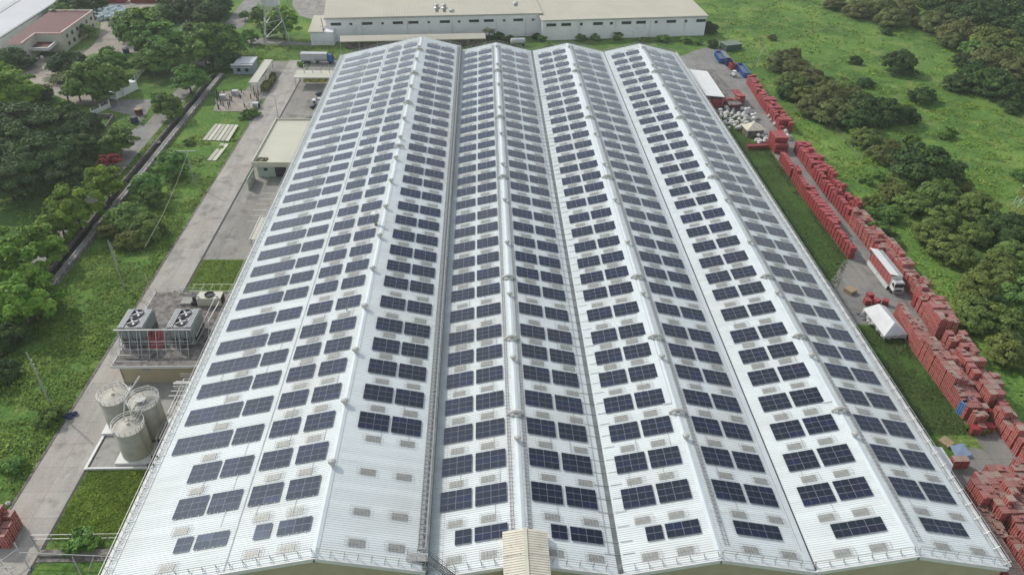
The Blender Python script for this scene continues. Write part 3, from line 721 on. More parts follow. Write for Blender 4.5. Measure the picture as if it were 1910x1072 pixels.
# ================================================================== UTILITY BLOCK + CONDENSERS
def P(name, mb, m, root, world=True, label=None, smooth=False):
    o = mb.build(name, m, root, world, smooth)
    if label: o['label'] = label
    return o
ub = empty('utility_building', (-58,115,0), label='low beige utility building with a dirty flat roof carrying condensers', cat='building')
mb = MB(); mb.box(-66.0,-49.9,104.9,126.4,0,4.3); P('wall', mb, [M['olive_wall']], ub)
mb = MB(); mb.box(-66.9,-49.6,104.2,127.0,4.301,4.75); P('roof', mb, [M['dirty']], ub)
mb = MB(); mb.box(-66.95,-49.6,104.12,104.2,4.25,4.8); mb.box(-67.0,-66.9,104.12,127.0,4.25,4.8); P('parapet', mb, [M['fascia']], ub)
mb = MB(); mb.box(-62.2,-60.9,104.75,104.9,3.0,3.45); P('wall_lamp', mb, [M['grey_paint']], ub)
mb = MB(); mb.box(-63.5,-60.2,104.83,104.9,1.2,2.2); P('window', mb, [M['olive_wall']], ub)
mb = MB(); mb.box(-66.05,-65.9,104.75,104.9,0,4.3); P('downpipe', mb, [M['grey_paint']], ub)
mb = MB()
for a, b in (((-66.7,104.4),(-66.7,126.8)),((-66.7,126.8),(-57,126.8))):
    for h in (5.3,5.85): mb.bar((*a,h),(*b,h),.05)
    n = int(math.dist(a,b)/2.2)
    for k in range(n+1): x = a[0]+(b[0]-a[0])*k/n; y = a[1]+(b[1]-a[1])*k/n; mb.bar((x,y,4.75),(x,y,5.85),.05)
P('railing', mb, [M['galv']], ub)
# stair railing behind
mb = MB()
for k in range(14): mb.box(-64+.45*k,-63.55+.45*k,127.0,128.2,0,4.6-.32*k)
P('stair', mb, [M['concrete']], ub)
def condenser(x, y, label):
    r = empty('evaporative_condenser', (x,y,4.75), label=label, cat='condenser', group='rooftop condensers')
    w, d, h0, h1 = 4.5, 5.6, .45, 4.2
    mb = MB(); mb.box(0,w,0,d,h0,h1); 
    for k in range(5): mb.box(w*k/4-.04,w*k/4+.04,-.05,d+.05,h0,h1+.01)
    for k in range(4): mb.box(-.05,w+.05,d*k/3-.04,d*k/3+.04,h0,h1-.05)
    mb.box(-.07,w+.07,-.07,d+.07,h0+1.4,h0+1.5); mb.box(-.06,w+.06,-.06,d+.06,h1-.12,h1+.02)
    P('body', mb, [M['steel']], r, False)
    mb = MB(); mb.box(w*.27,w*.73,.1,d-.1,h1,h1+.1); P('fan_deck', mb, [M['grey_paint']], r, False)
    for side in (0, 1):
        mb = MB(); x0 = .0 if side == 0 else w*.74; mb.box(x0+.02,x0+1.1,.02,d-.02,h1+.005,h1+.03,1)
        for k in range(4): mb.box(x0+.29*k+.02,x0+.29*k+.16,0.0,d,h1+.031,h1+.2)
        P('louvre', mb, [M['silver'],M['black']], r, False)
    for j in (0, 1):
        cyy = d*(.27+.46*j); f = MB(); f.lathe([(1.12,0),(1.12,.28),(1.02,.28),(1.0,.06)], c=(w/2,cyy,h1+.1), n=24)
        fo = P('fan', f, [M['black']], r, False)
        bl = MB()
        for k in range(4):
            t = PI/2*k+.5; c, s = math.cos(t), math.sin(t); px, py = -s, c
            bl.quad((w/2+c*.12+px*.14,cyy+s*.12+py*.14,h1+.30),(w/2+c*.95+px*.2,cyy+s*.95+py*.2,h1+.33),(w/2+c*.95-px*.14,cyy+s*.95-py*.14,h1+.26),(w/2+c*.12-px*.14,cyy+s*.12-py*.14,h1+.24))
        bl.lathe([(.2,0),(.2,.15),(.02,.2)], c=(w/2,cyy,h1+.22), n=10)
        o = bl.build('blade', M['silver'], fo); 
    mb = MB()
    for k in range(4): mb.box(w,w+.06,.3+1.3*k,1.4+1.3*k,h0+.15,h0+1.35)
    for k in range(2): mb.box(.5+2*k,1.5+2*k,-.1,-.06,h0+.2,h0+1.2)
    for k in range(5): mb.box(.35+.9*k,.42+.9*k,-.075,-.055,h0+.1,h1-.2)
    mb.box(0,w,-.075,-.06,h0+1.3,h0+1.38)
    P('access_panel', mb, [M['glass']], r, False)
    mb = MB()
    for a in (.1,w-.1):
        for b in (.1,d/2,d-.1): mb.bar((a,b,0),(a,b,h0),.14)
    mb.box(0,w,0,d,h0-.12,h0); P('frame', mb, [M['gutter']], r, False)
    return r
condenser(-66.9,109.9,'steel condenser with two fans on the left of the utility roof')
condenser(-58.1,109.9,'steel condenser with two fans beside the factory eave')
r = empty('pipework_rig', (-58,107,4.75), label='pale steel pipe frame standing in front of the two rooftop condensers', cat='pipe frame')
mb = MB()
mb.bar((-67.3,109.2,9.05),(-53.4,109.2,9.05),.2); mb.bar((-67.3,109.2,5.6),(-53.4,109.2,5.6),.1); mb.bar((-53.4,109.2,5.6),(-50.8,118,8.9),.12)
for x in (-66.4,-65.9,-64.6,-63.2,-62.6,-61.2,-59.8,-58.2,-56.3,-55.6,-54.2): mb.bar((x,109.1,9.0),(x+.3,106.5,4.8),.1)
mb.bar((-66.9,108,7.3),(-53.6,108,7.3),.09); mb.bar((-66.6,107.2,6.1),(-53.6,107.2,6.1),.09)
mb.bar((-66.5,106.4,5.5),(-60.5,106.4,5.5),.09); mb.bar((-66.5,105.3,4.9),(-60.8,105.3,4.9),.08)
P('pipes', mb, [M['galv']], r)
r = empty('tarpaulin', (-60.8,110.5,4.75), label='crumpled red tarpaulin wedged between the two condensers', cat='tarpaulin')
mb = MB()
for k in range(5):
    a = -62.2+.55*k; mb.quad((a,108.9+.3*(k % 2),4.9),(a+.55,108.9+.3*((k+1) % 2),4.9),(a+.75,110.6,7.6+.3*(k % 2)),(a+.3,110.8,7.3+.3*((k+1) % 2)))
P('sheet', mb, [mat('red_tarp',(0.36,0.05,0.06),.6,.2,1.5)], r)
r = empty('cooling_unit', (-54.7,123.3,4.75), label='cream box cooling unit with one top fan near the factory eave', cat='cooling unit')
mb = MB(); mb.box(-56.9,-52.2,122.0,124.4,4.9,6.7); P('body', mb, [M['cream']], r)
mb = MB(); mb.lathe([(.95,0),(.95,.3),(.85,.3),(.8,.05)], c=(-54.6,123.2,6.7), n=20); fo = P('fan', mb, [M['black']], r)
mb = MB(); mb.box(-52.2,-52.15,122.2,124.2,5.1,6.5); P('grille', mb, [M['black']], r)
mb = MB()
for a in (-56.5,-52.8): mb.bar((a,122.3,6.7),(a,122.3,7.3),.3)
P('bracket', mb, [M['white']], r)
r = empty('pump_set', (-58.5,123.5,4.75), label='dark pump set on a grey plinth left of the cream cooling unit', cat='pump')
mb = MB(); mb.box(-60.5,-58.4,122.4,124.6,4.76,5.25); P('plinth', mb, [M['concrete']], r)
mb = MB()
for x in (-57.9,-57.4):
    mb.tube([(x,123,4.8),(x,123,6.4)],.2,8); mb.tube([(x,123,5.9),(x,124.6,6.0)],.12,8)
mb.tube([(-58.2,122.6,5.2),(-57.0,122.6,5.2)],.35,10)
P('pump', mb, [M['black']], r)
r = empty('pipe_run', (-53,129.5,0), label='pale looped pipework over the grass behind the utility roof', cat='pipework')
mb = MB()
for y, h in ((128.6,3.8),(131.0,3.8)):
    mb.tube([(-61,y,h),(-51.6,y,h),(-50.6,y,h-.8)],.1,6)
for k in range(6): mb.tube([(-60.5+1.9*k,128.6,3.8),(-60.5+1.9*k,131.0,3.8)],.06,6); mb.tube([(-60.5+1.9*k,131.0,0),(-60.5+1.9*k,131.0,3.8)],.06,6)
P('pipes', mb, [mat('pale_green_pipe',(0.50,0.56,0.34),.6,.1,1)], r)
# roof mast with stay
r = empty('slanting_pole', (-52.7,109.6,4.75), label='slim pale pole leaning across the utility roof to a small lamp base', cat='pole')
mb = MB(); mb.tube([(-53.9,109.3,5.7),(-51.8,118.6,9.2)],.07,6); mb.tube([(-51.9,112,4.8),(-52.3,115,7.5)],.06,6); mb.lathe([(.3,0),(.3,.1),(.05,.15)], c=(-51.6,112,4.78), n=10); P('pole', mb, [M['white']], r)
# ================================================================== TANKS
def tank(x, y, h, r0, label, dirty=False, sleeve=False):
    r = empty('storage_tank', (x,y,0.1), label=label, cat='tank', group='storage tanks')
    mb = MB(); mb.box(-r0-.35,r0+.35,-r0-.35,r0+.35,0,.55); P('plinth', mb, [M['fascia']], r, False)
    mb = MB(); pr = [(r0,.55)]
    
    pr += [(r0,h)]; mb.lathe(pr, n=40); P('shell', mb, [M['tank']], r, False, smooth=True)
    mb = MB(); mb.lathe([(r0+.06,h-.02),(r0+.06,h+.06),(r0*.6,h+.3),(.25,h+.55),(.22,h+.8),(.02,h+.82)], n=40); P('lid', mb, [M['tank_top']], r, False)
    mb = MB(); n = 18
    for zz in (.55,1.0):
        pts = [(math.cos(2*PI*k/36)*(r0+.05),math.sin(2*PI*k/36)*(r0+.05),h+zz) for k in range(37)]
        for a, b in zip(pts[:-1],pts[1:]): mb.bar(a,b,.06)
    for k in range(n): t = 2*PI*k/n; mb.bar((math.cos(t)*(r0+.05),math.sin(t)*(r0+.05),h),(math.cos(t)*(r0+.05),math.sin(t)*(r0+.05),h+1.0),.05)
    P('railing', mb, [M['galv']], r, False)
    mb = MB(); t0 = -.45
    for sd in (-.22,.22):
        px, py = math.cos(t0)*(r0+.18)-math.sin(t0)*sd, math.sin(t0)*(r0+.18)+math.cos(t0)*sd; mb.bar((px,py,.3),(px,py,h+1.0),.05)
    for k in range(int(h/.35)):
        mb.bar((math.cos(t0)*(r0+.18)-math.sin(t0)*-.22,math.sin(t0)*(r0+.18)+math.cos(t0)*-.22,.5+.35*k),(math.cos(t0)*(r0+.18)-math.sin(t0)*.22,math.sin(t0)*(r0+.18)+math.cos(t0)*.22,.5+.35*k),.04)
    P('ladder', mb, [M['galv']], r, False)
    mb = MB(); mb.tube([(-.4,1.2,h+.35),(-.3,1.3,h+1.9),(.8,1.6,h+2.0),(1.2,2.0,h+.6)],.09,8); P('pipe', mb, [M['cream_pipe']], r, False)
    return r
tank(-62.2,94.4,6.5,2.35,'smooth beige tank with conical lid, nearest the road')
tank(-56.3,92.4,7.3,2.45,'rust-stained beige tank with conical lid, nearest the factory')
tank(-57.3,87.8,6.2,2.4,'beige tank with conical lid standing in front of the other two')
r = empty('catwalk', (-56.6,90,6), label='rusty pipe catwalk bridging the two tanks nearest the factory', cat='catwalk')
mb = MB()
for dx in (-.6,0,.5,1.0): mb.tube([(-57.0+dx,88.3,6.9),(-56.2+dx,92.6,8.3),(-55.2+dx,94,8.5)],.07,6)
mb.tube([(-58.2,88.6,6.9),(-58.3,91,9.3),(-56.9,94.8,10.8)],.13,8)
mb.box(-57.2,-55.6,91.3,92.4,8.2,8.28)
P('pipes', mb, [M['cream_pipe']], r)
r = empty('pipe_rack', (-51.5,96,0), label='grey steel pipe rack between the tanks and the factory wall', cat='pipe rack')
mb = MB()
for x in (-53.6,-50.0):
    mb.bar((x,87.5,3.6),(x,102,3.6),.16)
    for y in (87.6,92.3,97,101.9): mb.bar((x,y,.1),(x,y,3.6),.16)
mb2 = MB()
for k in range(9): mb.bar((-53.6,87.6+1.8*k,3.6),(-50,87.6+1.8*k,3.6),.1)
for k in range(5): mb2.tube([(-53+.65*k,87.6,3.75),(-53+.65*k,100,3.75)],.09,6)
for k in range(4): mb2.tube([(-54.5,97+1.2*k,4.2),(-50,97+1.2*k,4.2)],.11,6)
mb2.tube([(-54.3,99.4,4.9),(-49.9,99.4,4.9)],.2,8)
P('frame', mb, [M['galv']], r); P('pipes', mb2, [M['white']], r)
mb = MB(); 
for y0 in (98.6,101.8): 
    for h in (4.5,5.0): mb.bar((-54,y0,h),(-50,y0,h),.05)
    for k in range(5): mb.bar((-54+k,y0,3.7),(-54+k,y0,5.0),.05)
P('railing', mb, [M['galv']], r)
# ================================================================== LEFT YARD
cb = empty('flat_roofed_annex', (-56,201,0), label='cream flat roofed annex with pale green walls beside the road', cat='building')
mb = MB(); mb.box(-61.4,-50,187.6,214.8,0,4.3); P('wall', mb, [M['green_wall']], cb)
mb = MB(); mb.box(-62.0,-49.8,186.6,215.6,4.301,4.6); P('roof', mb, [M['creamroof']], cb)
mb = MB(); mb.box(-62.2,-61.9,186.3,215.8,4.1,5.1); mb.box(-61.89,-49.8,215.6,215.85,4.1,5.1); mb.box(-61.89,-49.8,186.3,186.6,3.6,5.0); P('parapet', mb, [M['cream']], cb)
mb = MB(); mb.box(-56.6,-53.6,187.5,187.6,.1,3.2); P('door', mb, [M['glass']], cb)
mb = MB(); mb.box(-59.6,-58.6,187.5,187.6,1.9,2.6); P('window', mb, [M['glass']], cb)
mb = MB(); mb.box(-62.1,-61.9,179.6,186.2,0,3.2); P('wing_wall', mb, [M['green_wall']], cb)
mb = MB(); mb.box(-62.16,-62.11,181,182,1.6,2.3); mb.box(-62.16,-62.11,183.4,184.4,1.6,2.3); mb.box(-61.89,-61.84,181,182,1.6,2.3); mb.box(-61.89,-61.84,183.4,184.4,1.6,2.3); P('opening', mb, [M['white']], cb)
r = empty('rubbish_heap', (-60.4,188.8,4.6), label='small brown heap of leaves on the cream annex roof corner', cat='heap')
HEAP = r
lr = empty('lean_to_roof', (-51.5,163,0), label='small cream lean-to roof beside the factory eave over the yard', cat='roof')
c_ = [G(*p,3.0) for p in ((486,405),(502,406),(492,448),(467,446))]
mb = MB(); mb.prism([(-53.95,150.1),(-49.5,150.1),(-49.5,160.4),(-53.95,160.4)],2.9,3.05); P('sheet', mb, [M['creamroof']], lr)
mb = MB()
for x in (-53.8,-50): 
    for y in (150.3,160.2): mb.bar((x,y,0),(x,y,2.9),.15)
P('post', mb, [M['galv']], lr)
mb = MB(); mb.box(-54.1,-53.95,149.95,160.55,2.85,3.2); P('edge_trim', mb, [M['white']], lr)
# long canopies
def canopy(x0,x1,y0,y1,h,label,posts,m='creamroof'):
    r = empty('canopy', ((x0+x1)/2,(y0+y1)/2,0), label=label, cat='canopy')
    mb = MB(); mb.box(x0,x1,y0,y1,h,h+.15); P('roof', mb, [M[m]], r)
    mb = MB(); mb.box(x0-.08,x1+.08,y0-.08,y0,h-.15,h+.25); mb.box(x0-.08,x0,y0,y1+.08,h-.15,h+.25); P('edge_trim', mb, [M['white']], r)
    for x, y in posts:
        mb = MB(); mb.bar((x,y,0),(x,y,h),.18); P('post', mb, [M['galv']], r)
    return r
canopy(-78.8,-76.0,249.8,273,3.5,'long narrow cream canopy along the left lane',[(-78.6,250),(-76.3,250),(-78.6,261),(-76.3,261),(-78.6,272.6),(-76.3,272.6)])
cb2 = canopy(-65.0,-49,254.5,261.6,3.6,'wide cream canopy with four short masts beside the factory',[(-64.5,255),(-58,255),(-52,255),(-64.5,261),(-58,261),(-52,261)])
for k in range(4):
    mb = MB(); mb.tube([(-61.9+2.9*k,258.8,3.75),(-61.9+2.9*k,258.8,6.6)],.13,6); P('mast', mb, [M['galv']], cb2)
r = empty('banner', (-57.2,256,0), label='yellow and green banner hung under the wide cream canopy', cat='banner')
mb = MB(); mb.box(-61.8,-52,255.3,255.38,1.7,3.3); P('cloth', mb, [mat('banner_cloth',(0.10,0.16,0.04),.7,.6,1.4,col2=(0.55,0.45,0.08))], r)
hd = empty('hedge', (-73.9,253,0), label='clipped brownish hedge beside the long narrow canopy', cat='hedge'); HEDGE = hd
# small pale blue building
bb = empty('switch_house', (-85.5,271,0), label='small pale blue switch house with a white curved roof', cat='building')
mb = MB(); mb.box(-89.2,-82.4,267.6,274.6,0,3.3); P('wall', mb, [M['blue_wall']], bb)
mb = MB(); mb.box(-88.6,-82.0,268.2,275.2,3.301,3.9); mb.box(-89.7,-82.0,267.0,268.19,3.301,3.6); P('roof', mb, [M['silver']], bb)
for x0 in (-87.8,-85.0): mb = MB(); mb.box(x0,x0+1.2,267.5,267.6,1.0,2.3); P('window', mb, [M['glass']], bb)
mb = MB(); mb.box(-89.6,-82.2,266.2,267.59,2.7,2.82); P('awning', mb, [M['grey_paint']], bb)
# parked vehicles
def wheel(mb, x, y, r, w, axis='y'):
    n = 14
    for s in (0,): 
        ring = [(math.cos(2*PI*k/n)*r, math.sin(2*PI*k/n)*r) for k in range(n)]
        if axis == 'y': A = [(x+a,y-w/2,r+b) for a,b in ring]; B = [(x+a,y+w/2,r+b) for a,b in ring]
        else: A = [(x-w/2,y+a,r+b) for a,b in ring]; B = [(x+w/2,y+a,r+b) for a,b in ring]
        k0 = len(mb.v); mb.v += A+B
        for k in range(n): mb.f.append((k0+k,k0+(k+1) % n,k0+n+(k+1) % n,k0+n+k)); mb.m.append(0)
        mb.f.append(tuple(k0+k for k in range(n))); mb.m.append(0); mb.f.append(tuple(k0+n+k for k in reversed(range(n)))); mb.m.append(0)
def wheels(root, pts, r, w, axis):
    for x, y in pts: mb = MB(); wheel(mb, x, y, r, w, axis); P('wheel', mb, [M['rubber']], root, False)
def hull(prof, y0, y1, inset=0.0):
    mb = MB(); n = len(prof)
    a = [(x,y0+(inset if z > 1.0 else 0),z) for x,z in prof]; b = [(x,y1-(inset if z > 1.0 else 0),z) for x,z in prof]
    mb.v += a+b
    for k in range(n): j = (k+1) % n; mb.f.append((k,j,n+j,n+k)); mb.m.append(0)
    mb.f.append(tuple(range(n))[::-1]); mb.m.append(0); mb.f.append(tuple(range(n,2*n))); mb.m.append(0); return mb
def car(x, y, m, label, suv=False):
    r = empty('parked_car', (x,y,.03), label=label, cat='car', group='cars parked beside the factory')
    hh = 1.7 if suv else 1.45
    P('body', hull([(-2.2,.35),(-2.2,.75),(-2.0,.88),(-1.1,.98),(1.6,1.0),(2.15,.9),(2.2,.4)],-.88,.88), [m], r, False)
    P('roof', hull([(-1.0,.99),(-.25,hh),(1.2,hh),(1.75,1.01)],-.80,.80,.12), [m], r, False)
    P('windscreen', hull([(-1.04,1.0),(-.32,hh-.04),(-.25,hh-.06),(-.9,1.0)],-.68,.68,.02), [M['glass']], r, False)
    for s in (-1,1):
        mb = MB(); yy = s*.74; mb.quad((-.75,yy*1.06,1.03),(1.4,yy*1.06,1.03),(1.1,yy*.95,hh-.1),(-.2,yy*.95,hh-.1)); P('side_window', mb, [M['glass']], r, False)
        mb = MB(); mb.box(-2.22,-2.12,s*.62-.18,s*.62+.18,.6,.74); P('headlight', mb, [M['white']], r, False)
    wheels(r, [(-1.35,-.82),(-1.35,.82),(1.35,-.82),(1.35,.82)], .32, .22, 'y')
M['car_black'] = mat('black_car_paint',(0.012,0.013,0.016),.25,.05,1,spec=.7); M['car_white'] = mat('white_car_paint',(0.65,0.66,0.68),.3,.03,1); M['car_blue'] = mat('dark_blue_car_paint',(0.02,0.035,0.09),.25,.05,1)
car(-54.2,247.6,M['car_blue'],'dark blue car, farthest of the cars parked beside the factory')
car(-54.4,241.6,M['car_white'],'white car parked nose out between two dark cars')
car(-54.1,236.6,M['car_black'],'black car parked in front of the white car', True)
car(-53.6,226.2,M['car_black'],'black car closest to the annex roof')
def box_truck(x, y, rz, label):
    r = empty('box_truck', (x,y,.03), rz, label=label, cat='truck')
    P('cargo_box', (lambda m_: (m_.box(-6.1,3.6,-1.25,1.25,1.15,3.7), m_)[1])(MB()), [M['silver']], r, False)
    mb = MB(); mb.box(-6.1,3.6,-1.28,-1.2,3.7,3.85); mb.box(-6.1,3.6,1.2,1.28,3.7,3.85); P('roof_rail', mb, [M['white']], r, False)
    mb = MB(); mb.box(-.8,3.5,-1.27,-1.25,1.2,1.9); P('side_panel', mb, [M['grey_paint']], r, False)
    P('cab', hull([(3.9,.6),(3.9,3.0),(4.4,3.35),(5.2,3.0),(5.9,1.9),(6.0,.6)],-1.2,1.2,.08), [M['blue_paint']], r, False)
    P('windscreen', hull([(5.27,2.95),(5.95,1.95),(5.98,1.97),(5.30,2.98)],-1.0,1.0,.0), [M['glass']], r, False)
    mb = MB(); mb.box(-6.0,5.6,-.45,.45,.7,1.14); P('chassis', mb, [M['black']], r, False)
    wheels(r, [(-4.6,-1.05),(-4.6,1.05),(-3.4,-1.05),(-3.4,1.05),(-.2,-1.05),(-.2,1.05),(4.7,-1.05),(4.7,1.05)], .5, .35, 'y')
box_truck(-61.4,280.4,0,'silver box truck with a blue cab parked across the far yard')
# transformer yard
rr = random.Random(5)
for k in range(34):
    p = G(rr.uniform(404,486), rr.uniform(174,205)); h = rr.uniform(1.3,2.8)
    r = empty('insulator_post', (p.x,p.y,.12), label='dark insulator post in the transformer yard', cat='post', group='posts of the transformer yard')
    mb = MB(); mb.box(-.12,.12,-.12,.12,0,h*.45); mb.lathe([(.22,0),(.12,.12),(.24,.25),(.12,.4),(.24,.55),(.1,.7)], c=(0,0,h*.45), n=8)
    mb.bar((0,0,h*.4),(0,0,h),.1); P('post', mb, [M['black'] if k % 4 else M['silver']], r, False)
for i, (px, py) in enumerate(((417,186),(478,201),(440,178))):
    p = G(px, py); r = empty('transformer', (p.x,p.y,.12), label=['white','silver','pale'][i]+' transformer box standing among the insulator posts', cat='transformer', group='transformers')
    mb = MB(); mb.box(-.9,.9,-.7,.7,0,1.5); mb.box(-1.0,1.0,-.8,.8,1.5,1.6)
    for k in range(6): mb.box(-.8+.3*k,-.7+.3*k,-.95,-.7,.2,1.3)
    P('casing', mb, [M['silver']], r, False)
# sheet stacks on the grass
def sheets(px, n, wx, label):
    for i in range(n):
        t0, t1 = i/n, (i+.8)/n
        A, B, C, D = [G(*p) for p in px]
        a = A.lerp(D,t0); d = A.lerp(D,t1); b = B.lerp(C,t0); c = B.lerp(C,t1)
        o = empty('roofing_sheet', tuple((a+b+c+d)/4), label='%s strip from the left in the %s' % (ordinal(i+1), label), cat='roofing sheet', group='pale sheets laid on the grass')
        mb = MB(); mb.prism([tuple(v[:2]) for v in (a,d,c,b)],.42+.03*i,.54+.03*i); P('sheet', mb, [M['cream'] if i % 2 else M['tank_top']], o)
sheets([(378,264),(402,234),(447,237),(429,267)],6,1,'wide pale pack on the grass')
sheets([(387,302),(413,270),(429,272),(405,303)],2,1,'narrow white pair on the grass')
# utility poles
def pole(base, h, label, cross=0, lean=(0,0), r0=.17, m='concrete', arms=(), lamp=False):
    r = empty('utility_pole', (base[0],base[1],0), label=label, cat='pole', group='poles along the road')
    mb = MB(); mb.tube([(0,0,-.3),(lean[0],lean[1],h)],[r0,r0*.6],8); P('pole', mb, [M[m]], r, False)
    if cross:
        mb = MB(); mb.bar((lean[0]-cross,lean[1],h-.5),(lean[0]+cross,lean[1],h-.5),.16,.14); P('crossarm', mb, [M['galv']], r, False)
        for sx in (-cross+.1,0,cross-.1): mb = MB(); mb.lathe([(.12,0),(.07,.15),(.12,.28),(.03,.35)], c=(lean[0]+sx,lean[1],h-.42), n=8); P('insulator', mb, [M['tank']], r, False)
    if arms:
        mb = MB()
        for a in arms: mb.bar((lean[0]*a/h,lean[1]*a/h,a),(lean[0]*a/h+.6,lean[1]*a/h-.3,a),.06)
        P('step_iron', mb, [M['galv']], r, False)
    if lamp:
        mb = MB(); mb.tube([(lean[0],lean[1],h),(lean[0]-.8,lean[1],h+.3)],.06,6); mb.box(lean[0]-1.4,lean[0]-.7,lean[1]-.15,lean[1]+.15,h+.25,h+.4); P('lamp', mb, [M['white']], r, False)
pole((-76.8,99.2),12.4,'bare grey concrete pole nearest the three tanks',arms=(8,9,10,11))
pole((-77.5,134.8),12.4,'grey concrete pole with step irons above the weeds',arms=tuple(6.5+.6*k for k in range(10)))
pole((-77,182.3),10.6,'pole with a wide crossarm beside the road',cross=2.6)
pole((-64.9,228.3),6.5,'short dark post at the corner of the cream annex',r0=.12,m='rail')
pole(G(282,548),5.2,'thin pale post carrying a drooping cable beside the road',r0=.05,m='white')
pole(G(306,427),4.0,'short leaning white tipped rod in the weeds',r0=.04,lean=(-1.2,.2),m='white')
pole(G(235,222),8.5,'slanting brown street lamp by the gatehouse driveway',lean=(-1.2,0),r0=.13,m='rail',lamp=True)
pole(G(1352,90),16,'tall thin mast by the far corner of the white warehouse',r0=.12,m='galv')
pole(G(1410,128),7.5,'thin white pole standing in the green field',r0=.09,m='white',lean=(.6,0))
pole((-83.4,277.5),7,'dark pole by the switch house',r0=.12,m='rail')
r = empty('cable', (-77,160,0), label='drooping pale cable strung from the crossarm pole', cat='cable')
mb = MB(); a = Vector((-76.5,182,9.9)); b = Vector((G(270,463,5.0)))
p2 = G(282,548,.1)
pts = [a.lerp(Vector((b.x,b.y,5.2)),t)-Vector((0,0,1.2*math.sin(PI*t))) for t in [k/10 for k in range(11)]]
mb.tube(pts,.035,5); P('cable', mb, [M['cream']], r)
# water tower
wt = empty('water_tower', (-80.8,301,0), label='tall lattice water tower with a grey tank at the far left', cat='water tower')
legs = [(-83.4,292.6),(-75.6,300.6),(-80.0,308.2),(-86.9,304.0)]
cx_ = sum(a for a,b in legs)/4; cy_ = sum(b for a,b in legs)/4
mb = MB(); TP = [(cx_+(a-cx_)*.5, cy_+(b-cy_)*.5, 15) for a,b in legs]
for (a,b),t in zip(legs,TP): o_ = MB(); o_.bar((a,b,0),t,.3); P('leg', o_, [M['galv']], wt)
for h in (5,10,14.5):
    f = h/15; q = [Vector((a,b,0)).lerp(Vector(t),f) for (a,b),t in zip(legs,TP)]
    for k in range(4): mb.bar(q[k],q[(k+1) % 4],.2)
    if h < 14:
        q2 = [Vector((a,b,0)).lerp(Vector(t),(h+4.6)/15) for (a,b),t in zip(legs,TP)]
        for k in range(4): mb.bar(q[k],q2[(k+1) % 4],.1); mb.bar(q[(k+1) % 4],q2[k],.1)
P('bracing', mb, [M['galv']], wt)
mb = MB(); mb.lathe([(.5,14.6),(3.6,15.4),(3.8,16),(3.8,20),(3.4,20.8),(.1,21.5)], c=(cx_,cy_,0), n=28); P('tank', mb, [M['silver']], wt)
# gatehouse + fence on the far left
gh = empty('gatehouse', (-122,247,0), label='small gatehouse with a pale sloping roof left of the driveway', cat='building')
mb = MB(); mb.box(-124.5,-119.2,243.5,254,0,2.8,rz=-.35); P('wall', mb, [M['whwall']], gh)
mb = MB(); c = [G(*p,3.1) for p in ((185,167),(203,153),(240,145),(226,160))]; mb.prism([tuple(v[:2]) for v in c],2.9,3.1); mb.prism([tuple(G(*p,3.0)[:2]) for p in ((200,168),(203,161),(222,160),(219,170))],2.7,2.89); P('roof', mb, [M['silver']], gh)
for q in ((188,181),(212,179)):
    p = G(*q); mb = MB(); mb.bar((p.x,p.y,0),(p.x,p.y,2.8),.25); P('post', mb, [M['white']], gh)
def fence(pts, n, h, label, m='fascia', pm='white', panel=True, mid=0.45, solid=0.5):
    r = empty('fence', tuple(Vector(pts[0]).lerp(Vector(pts[-1]),.5)), label=label, cat='fence')
    for (a,b) in zip(pts[:-1],pts[1:]):
        a = Vector(a); b = Vector(b); k = max(1,int((b-a).length/n))
        if panel: mb = MB(); mb.bar(a+Vector((0,0,solid/2)),b+Vector((0,0,solid/2)),.15,solid); P('base_wall', mb, [M[m]], r)
        for f in (mid,.95): mb = MB(); mb.bar(a+Vector((0,0,h*f)),b+Vector((0,0,h*f)),.07 if panel else .05); P('rail', mb, [M['galv' if panel or pm != 'tank' else 'dirty']], r)
        for i in range(k+1): p = a.lerp(b,i/k); mb = MB(); mb.bar(p,p+Vector((0,0,h)),.28 if panel else .1); P('post', mb, [M[pm]], r)
    return r
fence([G(232,180),G(277,122)],3.2,2.2,'white posted fence running uphill from the gatehouse')
fence([G(172,216),G(206,200)],3.5,2.4,'pale wall with posts left of the driveway',solid=1.4)
fence([G(335,62),G(368,30)],3.5,2.0,'short white posted fence between the far left trees')
r = empty('dark_wall', (-130,215,0), label='dark low wall below the pale wall by the driveway', cat='wall')
mb = MB(); a, b = G(173,221), G(213,221); mb.box(a.x,b.x,a.y-.2,a.y+.1,0,1.6); mb.bar(G(213,221),G(186,262),.3,2.6); P('wall_panel', mb, [M['dirty']], r)
fence([G(1540,228),G(1578,268),G(1604,305)],4,1.7,'thin mossy fence crossing the field beside the crates',panel=False,pm='tank')
fence([G(1395,55),G(1465,150),G(1540,228)],5,1.7,'thin fence between the road and the olive thicket',panel=False,pm='tank')
# warehouse top-left and red-roofed building
w1 = empty('grey_roofed_warehouse', (-205,320,0), label='large pale grey roofed warehouse in the top left corner', cat='warehouse')
c = [G(*p,6.5) for p in ((-5,74),(114,-2),(150,-30),(-10,-40),(-260,20),(-150,150))]
mb = MB(); mb.prism([tuple(v[:2]) for v in (c[0],c[1],c[2],c[3],c[4],c[5])],6.0,6.5); P('roof', mb, [mat('grey_roof',(0.46,0.47,0.48),.6,.05,.08,stain=((0.36,0.37,0.38),.05,.5,.6))], w1)
k = [Vector(v)+(Vector(v)-sum(c,Vector())/6)*-.03 for v in c]; mb = MB(); mb.prism([tuple(v[:2]) for v in k],0,5.99); P('wall', mb, [M['whwall']], w1)
mb = MB(); a, b = Vector(c[0]), Vector(c[1]); mb.bar(a+Vector((0,0,.12)),b+Vector((0,0,.12)),.9,.25); P('gutter', mb, [M['gutter']], w1)
